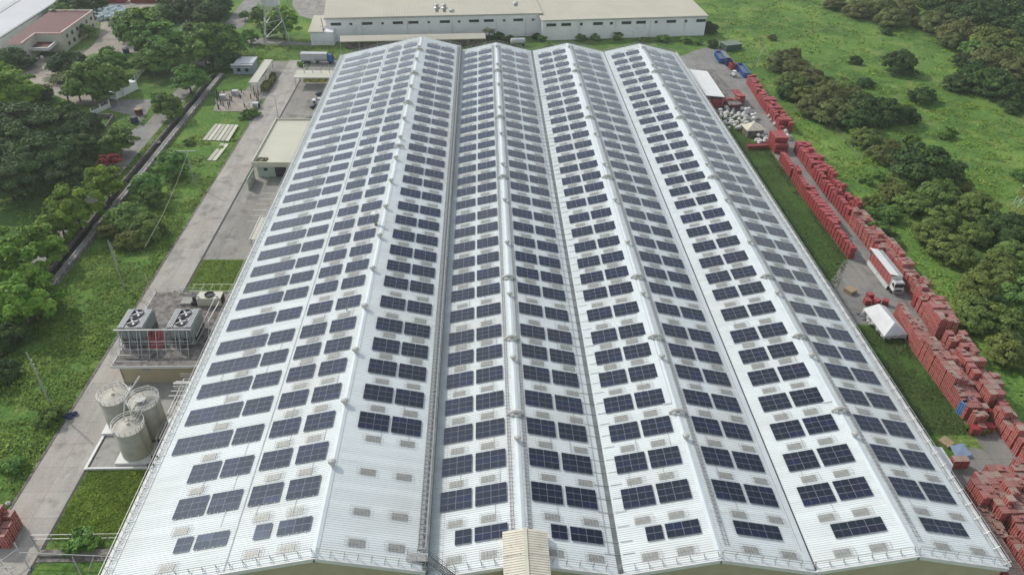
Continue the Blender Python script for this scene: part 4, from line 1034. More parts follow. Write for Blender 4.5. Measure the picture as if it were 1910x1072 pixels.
mb = MB(); a = G(8,-2,6.6); b = G(0,22,6.6); mb.bar(G(38,-3,6.6),G(-20,34,6.6),2.2,.1); P('roof_seam', mb, [M['seam']], w1)
w2 = empty('red_roofed_building', (-168,300,0), label='office building with a dark red flat roof and pale parapet', cat='building')
def cpoly(l, z): return [tuple(G(a,b,z)[:2]) for a,b in l]
RZ = 6.5
main = [(40,84),(94,22),(173,22),(112,66),(64,66),(46,88)]
mp = cpoly([(38,82),(62,62),(92,22),(173,22),(170,26),(113,65),(66,65),(40,86),(18,80)],RZ)
mp = cpoly([(20,74),(92,22),(173,22),(113,65),(66,65),(42,84),(14,84)],RZ)
mb = MB(); mb.prism(mp,0,RZ); P('wall', mb, [M['cream']], w2)
mb = MB(); mb.prism(mp,RZ+.005,RZ+.05); P('roof', mb, [M['red_dark']], w2)
mb = MB(); q = [Vector((*v,RZ+.35)) for v in cpoly([(92,22),(173,22),(113,65),(66,65),(40,84)],RZ)]
for a, b in zip(q[:-1],q[1:]): mb.bar(a,b,.5,.7)
P('parapet', mb, [mat('pink_coping',(0.55,0.36,0.30),.7,.08,.5,stain=((0.62,0.60,0.54),.3,.45,.9))], w2)
an = cpoly([(47,91),(90,91),(112,73),(69,73)],3.8); mb = MB(); mb.prism(an,3.3,3.8); P('annex_roof', mb, [M['red_dark']], w2)
mb = MB(); q = [Vector((*v,3.8)) for v in cpoly([(112,73),(90,92),(46,92)],3.8)]
for a, b in zip(q[:-1],q[1:]): mb.bar(a,b,.5,1.1)
P('annex_parapet', mb, [M['fascia']], w2)
A, B = Vector((*mp[2],0)), Vector((*mp[3],0)); nrm = (B-A).cross(Vector((0,0,1))).normalized()
for i in range(6):
    for z0 in (1.2,4.0):
        f = .08+.15*i; p = A.lerp(B,f); q_ = A.lerp(B,f+.055); mb = MB(); d = (q_-p)
        mb.bar(p+Vector((0,0,z0+.7)),q_+Vector((0,0,z0+.7)),.12,1.3); P('window', mb, [M['glass']], w2)
mb = MB(); mb.bar(A+Vector((0,0,3)),A+Vector((0,0,6)),.5); P('corner_trim', mb, [M['red_dark']], w2)
r = empty('scooter', tuple(G(103,158)), 0.4, label='small pale car parked in the sandy yard beyond the palm', cat='car')
bpy.data.objects.remove(r)
# ================================================================== WHITE WAREHOUSE (back)
bw = empty('white_warehouse', (15,312,0), label='long white warehouse with a beige roof behind the factory', cat='warehouse')
def wall_pts(x): return 305.8+(x+62)*0.1135 if x < 24.5 else 309.3+(x-24.5)*0.1295
def wseg(x0, x1, z0, z1, off, m, nm, d=.2):
    a = Vector((x0,wall_pts((x0+x1)/2)-off+(x0-(x0+x1)/2)*.12,(z0+z1)/2)); b = Vector((x1,wall_pts((x0+x1)/2)-off+(x1-(x0+x1)/2)*.12,(z0+z1)/2))
    mb = MB(); mb.bar(a,b,d,z1-z0); return P(nm, mb, [m], bw)
HL, HR = 9.4, 8.3
mb = MB()
A0, A1 = (-62,305.8), (24.4,305.8+86.4*.1135); B0, B1 = (24.5,309.3), (94,318.3)
mb.prism([A0,A1,(A1[0]-6,A1[1]+95),(A0[0]-8,A0[1]+95)],0,HL-.3); P('wall', mb, [M['whwall']], bw)
mb = MB(); mb.prism([B0,B1,(B1[0]-2,B1[1]+95),(B0[0]-2,B0[1]+95)],0,HR-.3); P('wall', mb, [M['whwall']], bw)
def slab(p0, p1, z, rise, dep, m, nm, ov=.5):
    mb = MB(); d = Vector((p1[0]-p0[0],p1[1]-p0[1],0)).normalized(); n = Vector((-d.y,d.x,0))
    a = Vector((*p0,z))-n*ov-d*ov; b = Vector((*p1,z))-n*ov+d*ov; c = b+n*dep+Vector((0,0,rise)); e = a+n*dep+Vector((0,0,rise))
    dn = Vector((0,0,-.28)); mb.quad(a,b,c,e); mb.quad(a+dn,e+dn,c+dn,b+dn); mb.quad(a+dn,b+dn,b,a); mb.quad(b+dn,c+dn,c,b); mb.quad(e+dn,a+dn,a,e)
    o = P(nm, mb, [m], bw)
    mb = MB(); k = int((b-a).length/1.1)
    for i in range(k): p = a.lerp(b,(i+.5)/k); q = e.lerp(c,(i+.5)/k); u = d*.05; h = Vector((0,0,.07)); mb.quad(p-u,p+u+h,q+u+h,q-u)
    mb.build('roof_rib', M['beige_roof'], o).location = (0,0,0)
    return o
slab(A0,A1,HL,4.0,60,M['beige_roof'],'roof'); slab(B0,B1,HR,4.0,60,M['beige_roof'],'roof')
wseg(-62.5,24.5,HL-.5,HL-.22,.55,M['seam'],'gutter',.15); wseg(24.9,94.4,HR-.5,HR-.22,.55,M['seam'],'gutter',.15)
def pxx(px, py, z, left):
    p = G(px,py,z); return p.x
for px in (626,684,741,770,829,884,912,968): x = (lambda p: p.x)(G(px,46,6.9)); wseg(x-2.0,x+2.0,6.3,7.3,.12,M['glass'],'window')
for px in (654,713,799,856,941,996): x = G(px,45,6.9).x; wseg(x-.5,x+.5,6.3,7.2,.16,M['steel'],'vent_window'); wseg(x-.3,x+.3,6.5,7.0,.28,M['glass'],'vent_window')
for px, py in ((1028,46),(1056,46),(1115,44),(1168,42),(1195,41),(1251,39),(1306,37)): x = G(px,py,6.2).x; wseg(x-2.0,x+2.0,5.7,6.8,.12,M['glass'],'window')
for px, py in ((1084,45),(1140,43),(1223,40),(1278,38)): x = G(px,py,6.2).x; wseg(x-.55,x+.55,5.7,6.7,.12,M['glass'],'vent_window')
for x in (-48,-30,-12,6,18,40,55,70,85): wseg(x-.06,x+.06,.2,HR-.6,.13,M['fascia'],'downpipe')
cpr = empty('loading_canopy', (-27,300,0), label='long beige lean-to canopy in front of the white warehouse', cat='canopy')
a, b, c_, d = G(634,78,4.2), G(906,72,4.2), G(905,62,5.2), G(634,67,5.2)
mb = MB(); mb.quad(a,b,c_,d); mb.quad(a-Vector((0,0,.15)),d-Vector((0,0,.15)),c_-Vector((0,0,.15)),b-Vector((0,0,.15))); mb.quad(a-Vector((0,0,.3)),b-Vector((0,0,.3)),b,a); P('roof', mb, [M['beige_roof']], cpr)
for k in range(9): p = a.lerp(b,k/8); mb = MB(); mb.bar((p.x,p.y+.2,0),(p.x,p.y+.2,4),.2); P('post', mb, [M['galv']], cpr)
mb = MB(); p = a.lerp(b,.02); q = a.lerp(b,.98); mb.bar((p.x,p.y+4.5,1.7),(q.x,q.y+4.5,1.7),.2,3.4); P('back_wall', mb, [M['dirty']], cpr)
wa = empty('side_annex', (-66,306,0), label='white annex with a pale lean-to roof at the left end of the white warehouse', cat='building')
mb = MB(); mb.prism([(-67.6,300.9),(-58.6,301.0),(-58.6,305.9),(-62.2,306),(-62.6,322),(-69.4,322)],0,5.2); P('wall', mb, [M['whwall']], wa)
mb = MB(); c = [G(*p,5.9) for p in ((583,60),(604,55),(609,22),(586,22))]; mb.prism([(-68.2,300.3),(-62.4,300.3),(-62.4,323),(-70,323)],5.21,5.45); P('roof', mb, [M['beige_roof']], wa)
fence([Vector((-67.5,297.5,0)),Vector((-56.5,298,0))],2.6,2.6,'low mesh fence in front of the white annex',panel=False,pm='galv')
tp = G(508,85)
r = empty('utility_pole', (-72.6,301,0), label='utility pole with tangled brackets beside the white annex', cat='pole', group='poles along the road')
p = G(608,84); r.location = (p.x,p.y,0)
mb = MB(); mb.tube([(0,0,0),(-.6,0,10.5)],[.2,.14],8); P('pole', mb, [M['rail']], r, False)
mb = MB(); mb.bar((-1.6,0,7.2),(1.2,0,7.2),.15); mb.bar((-.2,-.5,6.2),(-.2,.5,6.2),.5,.9); P('bracket', mb, [M['galv']], r, False)
# roof vents on the white warehouse
for i, px in enumerate((815,829,843)):
    p = G(px,18,12.0)
    r = empty('roof_exhaust', (p.x,p.y,11.0), label=['left','middle','right'][i]+' one of three exhaust vents on the beige roof', cat='roof vent', group='vents on the beige roof')
    mb = MB(); mb.lathe([(.7,0),(.7,1.0),(1.2,1.3),(1.2,1.7),(.7,2.1),(.7,2.6),(1.0,2.9),(.1,3.3)] if i < 2 else [(1.1,0),(1.0,.9),(.1,1.3)], n=14); P('cowl', mb, [M['galv']], r, False)
p = G(962,10,12.3); r = empty('roof_exhaust', (p.x,p.y,12.0), label='lone stained vent on the beige roof near its centre', cat='roof vent', group='vents on the beige roof')
mb = MB(); mb.lathe([(.9,0),(.9,.9),(1.3,1.2),(.1,1.8)], n=14); P('cowl', mb, [M['galv']], r, False)
# road tanker seen over the far gable
r = empty('tank_trailer', tuple(G(966,86)), 0.1, label='white tank trailer parked behind the factory roof', cat='tanker')
mb = MB(); mb.tube([(-3,0,2.0),(-2.7,0,2.0),(2.7,0,2.0),(3,0,2.0)],[.6,1.15,1.15,.6],16); P('tank', mb, [M['silver']], r, False)
mb = MB(); mb.box(-3,3,-.5,.5,.7,1.0); P('chassis', mb, [M['black']], r, False)
wheels(r, [(-2.2,-.9),(-2.2,.9),(-1.1,-.9),(-1.1,.9),(2,-.9),(2,.9)], .5, .3, 'y')
fr = empty('low_roof', (30,283,0), label='low cream roof visible just behind the factory gables', cat='roof')
mb = MB(); c = [G(*p,6.0) for p in ((965,100),(1133,100),(1130,87),(940,89))]; mb.prism([(17.5,269),(50,269),(49,276),(13,276)],5.6,5.8); P('sheet', mb, [M['cream']], fr)
for x in (18,33,48): mb = MB(); mb.bar((x,269.4,0),(x,269.4,5.6),.25); P('post', mb, [M['galv']], fr)
# ================================================================== BOTTOM LEFT
fence([Vector((-66.2,70.6,0)),Vector((-50,70.6,0))],2.6,1.9,'thin rail fence in front of the near culvert',panel=False,pm='rail')
r = empty('culvert_wall', (-58,68.6,0), label='stained low culvert wall near the bottom left corner', cat='wall')
mb = MB(); mb.box(-64.4,-49.8,68.0,69.0,0,.5); mb.box(-64.4,-49.8,67.2,67.99,0,.12); P('wall_panel', mb, [M['dirty']], r)
r = empty('gate_frame', (-64,67,0), label='rusty pipe gate frame leaning at the near road edge', cat='gate')
mb = MB()
mb.tube([(-67.3,68.8,2.6),(-64.4,65.8,.2)],.1,6); mb.tube([(-66.3,67.6,1.9),(-52,66.6,1.9)],.07,6)
mb.tube([(-66.4,70.4,1.8),(-64.6,68.9,.1)],.1,6); mb.tube([(-66.8,68,2.0),(-69.5,64,2.0)],.07,6)
for x in (-58.5,-54.5): mb.tube([(x,66.8,1.9),(x+1.6,64.8,0)],.08,6); mb.tube([(x+3,66.8,1.9),(x+2.2,65.4,0)],.08,6)
mb.tube([(-69,65.9,.8),(-66.5,65.9,.8)],.06,6)
P('pipes', mb, [M['rail']], r)
mb = MB()
for k in range(26):
    a, b = random.uniform(-69.8,-66), random.uniform(64.5,66.5); mb.bar((a,b,random.uniform(1,2)),(a+.25,b,random.uniform(1,2)),.06)
P('barbed_wire', mb, [M['galv']], r)
r = empty('rubbish_bags', tuple(G(133,776)), label='dark blue refuse bags dumped at the weedy road edge', cat='rubbish')
mb = MB()
for k in range(5): mb.lathe([(.1,0),(.45,.15),(.5,.4),(.25,.65),(.05,.8)], c=(random.uniform(-.8,.6),random.uniform(-1,1),0), n=9)
P('bags', mb, [M['navy']], r, False)
r = empty('rubbish_bag', tuple(G(16,940)), label='single white bag on the grass by the red crates', cat='rubbish')
mb = MB(); mb.lathe([(.1,0),(.4,.15),(.35,.4),(.05,.6)], n=9); P('bag', mb, [M['bag']], r, False)
# dark stain + pipe at left eave
r = empty('eave_downpipe', (E1X-.5,79,0), label='dark elbow pipes hanging over the left eave', cat='pipe')
mb = MB()
for y in (78.2,79.8): mb.tube([(E1X+.2,y,E1Z+.35),(E1X-.7,y,E1Z+.5),(E1X-1.0,y,E1Z-.6)],.14,8)
P('pipes', mb, [M['black']], r)
# ================================================================== CRATES
def load_mesh(seed, tiers, top, side='crate', foot=1.28, jit=.03):
    r = random.Random(seed); mb = MB(); n = 3; c = foot/n; h = .29
    for t in range(tiers):
        dx, dy = r.uniform(-jit,jit), r.uniform(-jit,jit)
        last = t == tiers-1
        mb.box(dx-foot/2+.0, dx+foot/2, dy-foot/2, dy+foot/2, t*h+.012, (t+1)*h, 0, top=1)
    # a few crates sitting proud or missing on the top tier
    for k in range(r.choice((0,0,1,2))):
        i, j = r.randint(0,2), r.randint(0,2); x = -foot/2+c*i; y = -foot/2+c*j
        mb.box(x+.01,x+c-.01,y+.01,y+c-.01,tiers*h+.004,tiers*h+h,0,top=1)
    me = mb.mesh('crate_load', [M[side],M[top]]); return me
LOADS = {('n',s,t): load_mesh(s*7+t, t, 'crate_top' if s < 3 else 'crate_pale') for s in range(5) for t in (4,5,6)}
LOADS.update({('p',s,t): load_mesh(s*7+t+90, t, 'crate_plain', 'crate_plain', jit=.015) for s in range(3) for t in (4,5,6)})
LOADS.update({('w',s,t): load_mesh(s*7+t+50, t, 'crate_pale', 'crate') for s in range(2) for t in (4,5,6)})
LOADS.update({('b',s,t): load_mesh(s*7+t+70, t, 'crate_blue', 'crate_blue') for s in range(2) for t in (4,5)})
pal = MB(); pal.box(-.62,.62,-.62,-.45,0,.13); pal.box(-.62,.62,-.1,.1,0,.13); pal.box(-.62,.62,.45,.62,0,.13)
for k in range(5): pal.box(-.62+.27*k,-.46+.27*k,-.62,.62,.131,.155)
PAL = pal.mesh('pallet', M['wood'])
cr_rng = random.Random(21)
REQ = []
def stack(x, y, h, kind, label, group, lean=0.0, rz=None):
    REQ.append((x, y, h, kind, label, group, rz))
def make_stack(x, y, h, kind, label, group, rz=None):
    r = empty('crate_stack', (x,y,.02), cr_rng.gauss(0,.045) if rz is None else rz, label=label, cat='crate stack', group=group)
    link('pallet', PAL, r)
    z = .16; ns = {'n':5,'p':3,'w':2,'b':2}[kind]
    while z < h-.6:
        t = 5 if h-z > 2.2 else max(4,min(6,round((h-z)/.29)))
        if kind == 'b': t = min(t,5)
        o = link('crate_load', LOADS[(kind,cr_rng.randrange(ns),t)], r); o.location = (cr_rng.uniform(-.03,.03),cr_rng.uniform(-.03,.03),z); o.rotation_euler = (0,0,cr_rng.choice((0,PI/2,PI)))
        z += t*.29+.16
        if h-z > .6: p = link('pallet', PAL, r); p.location = (0,0,z-.15)
    return r
def lerp_tab(tab, y):
    for (a,va),(b,vb) in zip(tab[:-1],tab[1:]):
        if a <= y <= b: return va+(vb-va)*(y-a)/(b-a)
    return tab[0][1] if y < tab[0][0] else tab[-1][1]
RL = [(83,90.4),(100,90.5),(113,91.2),(122,92.7),(165,92.7),(177,92.4),(202,93.2),(240,94.2),(268,96.0)]
rows = {0:'road-side',1:'middle',2:'fence-side'}
cnt = {}
def hrow(y, c):
    n = noise.noise(Vector((y*.13,c*3.1,2)))
    if y < 95: b = 3.4
    elif y < 112: b = 4.4
    elif y < 124: b = 4.7
    elif y < 150: b = 3.9
    elif y < 200: b = 3.7
    else: b = 3.3
    if 101 < y < 104 and c > 0: b = 3.0
    if 168 < y < 185 and c == 1: b = 1.7
    return b+.9*n
y = 83.5
while y < 262:
    near_ = y < 150
    for c in range(3):
        if y < 96 and c == 2: continue
        if 113.5 < y < 116: continue
        if 205 < y < 219 : continue
        if y > 240 and c == 2: continue
        if 128 < y < 130.5 and c == 0: continue
        if 131 < y < 145.5 and c == 0: continue   # the truck stands here
        if y > 162 and c == 1 and cr_rng.random() < .25: continue
        x = lerp_tab(RL, y)+.68+1.36*c; h = hrow(y, c)
        h += cr_rng.gauss(0,.25)
        if cr_rng.random() < .10: h -= 1.4
        cnt[c] = cnt.get(c, 0)+1
        stack(x, y, max(1.5,h), 'n' if y < 165 else 'p', '%s red crate stack from the near end, %s line right of the road' % (ordinal(cnt[c]), rows[c]), 'crate stacks right of the road')
    y += (1.40 if y < 165 else 1.56)+(cr_rng.random() < .3)*.3
# left line by the grass, near part
k = 0; y = 93.8
while y < 123.5:
    nc = 3 if y < 111 else (2 if y < 119 else 1)
    for c in range(nc):
        h = 3.3 if y < 98.5 else (4.6 if y < 111 else 3.7)
        h += .5*noise.noise(Vector((y*.3,c*2,7)))
        if c == 2: h -= .8
        k += 1; x = lerp_tab([(93,86.3),(105,86.2),(112,86.2),(124,87.7)],y)+1.36*c+.2
        stack(x,y,h,'n','%s red crate stack from the near end of the line by the grass' % ordinal(k),'near crate stacks left of the road')
    y += 1.4
k = 0; y = 146.3
while y < 199:
    if not (185.5 < y < 188):
        for c in range(1 if y < 158 or y > 176 else 2):
            k += 1; x = lerp_tab([(146,86.9),(175,86.4),(200,87.5)],y)+1.36*c
            h = 3.1+.5*noise.noise(Vector((y*.22,c*2,3)))+(0.8 if 175 < y < 188 else 0)
            stack(x,y,h,'p','%s stack from the near end of the plain red line left of the road' % ordinal(k),'plain red crate stacks left of the road')
    y += 1.55
k = 0
for i in range(3):
    for j in range(5):
        k += 1; stack(87.6+1.35*i, 203.6+1.4*j, 4.3 if j > 0 else 2.4, 'p', '%s stack from the near left in the red block beside the white bags' % ordinal(k), 'plain red block beside the road')
k = 0
for i in range(8):
    k += 1; stack(76.2+1.36*i, 239, 2.9+.3*(i % 2), 'p', '%s stack from the left in the red wall behind the white bags' % ordinal(k), 'red wall of crates behind the bags')
for i in range(2):
    for j in range(5): k += 1; stack(86.6+1.36*i, 240.8+1.6*j, 3.4-.2*j, 'p', '%s stack in the red wall behind the white bags, on its road side' % ordinal(k-8), 'red wall of crates behind the bags')
# bottom right mass
def inside(p, poly):
    x, y = p; c = False; j = len(poly)-1
    for i in range(len(poly)):
        xi, yi = poly[i]; xj, yj = poly[j]
        if (yi > y) != (yj > y) and x < (xj-xi)*(y-yi)/(yj-yi)+xi: c = not c
        j = i
    return c
def mass(poly, z, hfun, kind, lab, grp, step=1.36):
    xs_ = [G(a,b,z).x for a,b in poly]; ys_ = [G(a,b,z).y for a,b in poly]; k = 0
    y = min(ys_)
    while y < max(ys_):
        x = min(xs_)
        while x < max(xs_):
            if inside(PROJ((x,y,z)), poly):
                k += 1; stack(x,y,hfun(x,y),kind,lab % ordinal(k),grp)
            x += step
        y += step
mass([(1812,914),(1822,880),(1856,870),(1925,856),(1925,1010),(1880,962),(1842,930)],3,lambda x,y: 3.6+.9*noise.noise(Vector((x*.3,y*.3,1))),'n','%s crate stack, counted from the bottom right corner inwards, bright red mass','bright red crates in the bottom right corner')
mass([(1806,955),(1838,925),(1868,985),(1925,1085),(1880,1085)],1.7,lambda x,y: 1.7+.3*noise.noise(Vector((x*.5,y*.5,1))),'w','%s pale-topped crate stack, counted upwards, along the right eave','pale-topped crates beside the right eave')
mass([(1886,1000),(1925,1020),(1925,1085),(1905,1050)],1.6,lambda x,y: 2.2+.5*noise.noise(Vector((x*.5,y*.5,1))),'n','%s low crate stack at the extreme bottom right corner','low crates at the extreme bottom right')
mass([(1765,846),(1800,846),(1816,862),(1785,866)],2.0,lambda x,y: 2.1,'w','%s stack in the small pale-topped row beyond the right eave','small crate row beyond the right eave')
k = 0
for (x, y, h) in ((86.6,91.6,3.2),(88.0,91.9,2.9),(87.2,90.2,2.2),(88.9,90.5,1.7),(86.0,90.0,1.6)):
    k += 1; stack(x,y,h,'n','%s stack of the tumbled weedy crate heap near the blue crates' % ordinal(k),'tumbled crates in the weeds',rz=cr_rng.uniform(-.4,.4))
for i, p in enumerate(((1808,752),(1798,757))):
    q = G(p[0],p[1],2.0); stack(q.x,q.y,2.6,'b',['blue crate stack tilted against the red stacks, nearer the road','blue crate stack on the grass side of the red stacks'][i],'blue crates',rz=.3)
k = 0
for (x, y, h) in ((-70.0,73.2,3.9),(-71.4,73.4,4.4),(-72.8,73.2,4.2),(-69.8,71.7,3.0),(-71.2,71.8,4.2),(-69.6,70.2,2.6),(-71.1,70.3,3.0)):
    k += 1; stack(x,y,h,'n','%s red crate stack in the group at the bottom left road edge' % ordinal(k),'red crates at the bottom left')
# small red things near the apron
for i, (px, py) in enumerate(((1621,556),(1633,567),(1650,568),(1616,567))):
    q = G(px,py); stack(q.x,q.y,1.2,'p','%s low red crate pile on the apron above the white tent' % ordinal(i+1),'low red piles on the apron',rz=.5*i)
for i, (px, py) in enumerate(((1490,278),(1474,283),(1466,281))):
    pass
r = empty('red_skip', tuple(G(1412,277)), .1, label='low dark red skip on the grass below the kiosk', cat='skip')
mb = MB(); mb.box(-3.2,3.2,-.8,.8,.2,1.2); mb.box(-3.3,3.3,-.9,-.8,.9,1.3); mb.box(-3.3,3.3,.8,.9,.9,1.3); P('body', mb, [M['crate_plain']], r, False)
# ------------------------------------------------------------------ delivery truck on the right
t = empty('delivery_truck', (91.35,137.5,.03), 0, label='white-cabbed delivery truck with an open wing roof, loaded with red crates', cat='truck')
def TB(nm, m, *boxes, par=None):
    mb = MB()
    for b in boxes: mb.box(*b)
    return P(nm, mb, [m] if not isinstance(m, list) else m, par or t, False)
cab = TB('cab', M['white'], (-1.15,1.15,-6.3,-4.6,1.0,1.75), (-1.1,1.1,-6.05,-4.6,1.75,2.95))
TB('cab_roof', M['silver'], (-.95,.95,-5.95,-4.7,2.96,3.12))
TB('windscreen', M['glass'], (-1.0,1.0,-6.12,-6.055,1.85,2.8)); TB('side_window', M['glass'], (-1.13,-1.105,-5.8,-5.0,1.9,2.7))
TB('side_window', M['glass'], (1.105,1.13,-5.8,-5.0,1.9,2.7))
TB('bumper', M['grey_paint'], (-1.15,1.15,-6.45,-6.31,.45,.9)); TB('grille', M['black'], (-.8,.8,-6.33,-6.305,1.05,1.45))
for s in (-1,1): TB('headlight', M['silver'], (s*.95-.15,s*.95+.15,-6.35,-6.31,1.05,1.3)); TB('mirror', M['black'], (s*1.3-.08,s*1.3+.08,-6.1,-6.0,1.9,2.5))
TB('chassis', M['black'], (-.45,.45,-6.2,6.2,.6,1.0)); TB('cargo_bed', M['grey_paint'], (-1.25,1.25,-4.4,6.3,1.01,1.2))
TB('end_wall', M['grey_paint'], (-1.22,1.22,6.2,6.3,1.21,3.7)); TB('end_wall', M['white'], (-1.22,1.22,-4.4,-4.3,1.21,3.7))
TB('roof', M['grey_paint'], (.1,1.25,-4.4,6.3,3.71,3.8))
mb = MB(); Mx = Matrix.Translation((.1,0,3.85)) @ Matrix.Rotation(.22,4,'Y'); mb.box(-2.0,.1,-4.5,6.4,0,.08,M=Mx); P('wing_panel', mb, [M['white']], t, False)
mb = MB(); Mx = Matrix.Translation((-1.3,0,1.1)) @ Matrix.Rotation(.25,4,'Y'); mb.box(-.06,0,-4.2,.9,-.95,0,M=Mx); mb.box(-.06,0,1.05,6.2,-.95,0,M=Mx); P('side_flap', mb, [M['silver']], t, False)
wheels(t, [(-1.0,-5.2),(1.0,-5.2),(-1.0,2.6),(1.0,2.6),(-1.0,4.0),(1.0,4.0)], .52, .32, 'x')
for j in range(7):
    for i in range(2):
        h = 2.15
        r = empty('crate_load', (90.75+1.24*i,134.1+1.44*j,1.24), 0, label='pallet of red crates inside the open truck, %s from the cab, %s side' % (ordinal(j+1),('grass','field')[i]), cat='crate load', group='crates loaded on the truck')
        mb = MB(); 
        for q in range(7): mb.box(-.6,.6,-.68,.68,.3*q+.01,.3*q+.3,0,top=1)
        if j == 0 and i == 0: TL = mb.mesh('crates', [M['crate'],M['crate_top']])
        link('crates', TL, r)
# blue containers far right
def container(x, y, l, rz, m, label, open_=True, w=2.3, h=1.9):
    r = empty('skip_container', (x,y,.03), rz, label=label, cat='container', group='open steel containers by the far road')
    mb = MB(); mb.box(-w/2,w/2,-l/2,l/2,.15,.3); mb.box(-w/2,-w/2+.1,-l/2,l/2,.3,h); mb.box(w/2-.1,w/2,-l/2,l/2,.3,h); mb.box(-w/2+.1,w/2-.1,-l/2,-l/2+.1,.3,h); mb.box(-w/2+.1,w/2-.1,l/2-.1,l/2,.3,h)
    n = int(l/.6)
    for k in range(n): mb.box(-w/2-.08,-w/2,-l/2+.2+.6*k,-l/2+.35+.6*k,.2,h-.05)
    P('body', mb, [m], r, False)
    mb = MB(); mb.box(-w/2-.1,-w/2+.12,-l/2,l/2,h,h+.12); mb.box(w/2-.12,w/2+.1,-l/2,l/2,h,h+.12); P('rim', mb, [m], r, False)
    if l > 8: mb = MB(); mb.box(-w/2+.1,w/2-.1,-l/2+.1,l/2-.1,.31,1.1); P('fill', mb, [M['dirty']], r, False)
container(92.6,287.5,9.5,-.05,M['blue_paint'],'pale blue open container farthest along the road')
container(94.2,281.2,3.2,.1,M['navy'],'short navy container end beside the pale blue one',h=2.2)
container(97.4,272.5,11,-.02,M['blue_paint'],'grey and blue container between the red bin and the red stacks')
container(94.6,276.6,2.4,.2,M['crate_plain'],'small round-cornered red bin between the blue containers',w=1.9,h=2.2)
r = empty('green_tank_shed', tuple(G(1362,92)), .3, label='dark green shed beside the tall thin mast', cat='shed')
mb = MB(); mb.box(-3.5,3.5,-2.5,2.5,0,2.4); P('wall', mb, [mat('dark_green_paint',(0.05,0.09,0.06),.7,.1,.8)], r, False)
mb = MB(); mb.box(-3.7,3.7,-2.7,2.7,2.41,2.6); P('roof', mb, [mat('green_grey_roof',(0.16,0.20,0.16),.7,.1,.8)], r, False)
r = empty('forklift', tuple(G(1368,143)), .4, label='small white forklift at the far end of the red stacks', cat='forklift')
mb = MB(); mb.box(-.6,.6,-1,1,.3,1.1); P('body', mb, [M['silver']], r, False)
mb = MB(); mb.box(-.6,.6,-.7,.6,2.1,2.2); 
for s in (-.55,.55):
    for yv in (-.65,.55): mb.bar((s,yv,1.1),(s,yv,2.1),.08)
P('canopy', mb, [M['white']], r, False); wheels(r, [(-.6,-.7),(.6,-.7),(-.6,.7),(.6,.7)], .32, .22, 'x')
# white lean-to roof
r = empty('white_lean_to', (78,250,0), label='large white lean-to roof attached to the far right of the factory', cat='roof')
a, b, c_, d = G(1282,129,4.6), G(1319,133,4.0), G(1352,181,4.0), G(1316,178,4.6)
mb = MB(); mb.quad(d,c_,b,a); dn = Vector((0,0,-.15)); mb.quad(a+dn,b+dn,c_+dn,d+dn); mb.quad(d+dn,c_+dn,c_,d); mb.quad(c_+dn,b+dn,b,c_); P('sheet', mb, [M['white']], r)
for q in (b,c_,b.lerp(c_,.5),d.lerp(c_,.3)): mb = MB(); mb.bar((q.x-.3,q.y+.3,0),(q.x-.3,q.y+.3,3.9),.16); P('post', mb, [M['galv']], r)
r = empty('store_shed', (82,262,0), label='grey rusty sheet roof beside the white lean-to', cat='shed')
mb = MB(); c = [G(*p,2.6) for p in ((1305,127),(1332,131),(1368,170),(1385,195),(1360,196),(1345,168),(1322,134))]
mb.prism([(v.x,v.y) for v in (c[0],c[5],c[4],c[3],c[2],c[1])],2.4,2.6); P('roof', mb, [M['dirty']], r)
# white tent
r = empty('white_tent', (84,119,0), label='white tarpaulin tent on the grass beside the crate stacks', cat='tent')
mb = MB(); A = (81.2,115.0); 
e = [Vector((81.0,115.2,1.4)),Vector((86.0,115.6,1.6)),Vector((85.4,124.6,1.9)),Vector((80.4,124.2,1.7))]
rd = [Vector((83.3,117.0,3.6)),Vector((83.0,123.6,3.4))]
mb.quad(e[0],rd[0],rd[1],e[3]); mb.quad(e[1],e[2],rd[1],rd[0]); mb.poly([e[0],e[1],rd[0]]); mb.poly([e[2],e[3],rd[1]])
P('canopy', mb, [M['tarp']], r)
mb = MB()
def drape(a, b, n=7):
    for i in range(n):
        p = a.lerp(b,i/n); q = a.lerp(b,(i+1)/n); f = .25*(-1)**i; nn = Vector(((b-a).y,-(b-a).x,0)).normalized()
        zp = .15+.5*abs(math.sin(i*1.7)); zq = .15+.5*abs(math.sin((i+1)*1.7))
        mb.quad(p,q,Vector((q.x,q.y,zq))+nn*(.3-f),Vector((p.x,p.y,zp))+nn*(.3+f))
drape(e[1],e[0]); drape(e[2],e[1],9); drape(e[0],e[3],9)
P('side_drape', mb, [M['tarp']], r)
r = empty('kiosk', tuple(G(1403,251)), .1, label='small kiosk with a cream pyramid roof among the white bags', cat='kiosk')
mb = MB(); mb.box(-2.6,2.6,-2,2,0,2.2); P('wall', mb, [M['dirty']], r, False)
mb = MB(); z = 2.3; pk = Vector((0,.3,4.2)); q = [Vector((-3.1,-2.4,z)),Vector((3.1,-2.4,z)),Vector((3.1,2.4,z)),Vector((-3.1,2.4,z))]
for i in range(4): mb.poly([q[i],q[(i+1) % 4],pk])
P('roof', mb, [mat('kiosk_roof',(0.60,0.55,0.42),.6,.1,1)], r, False)
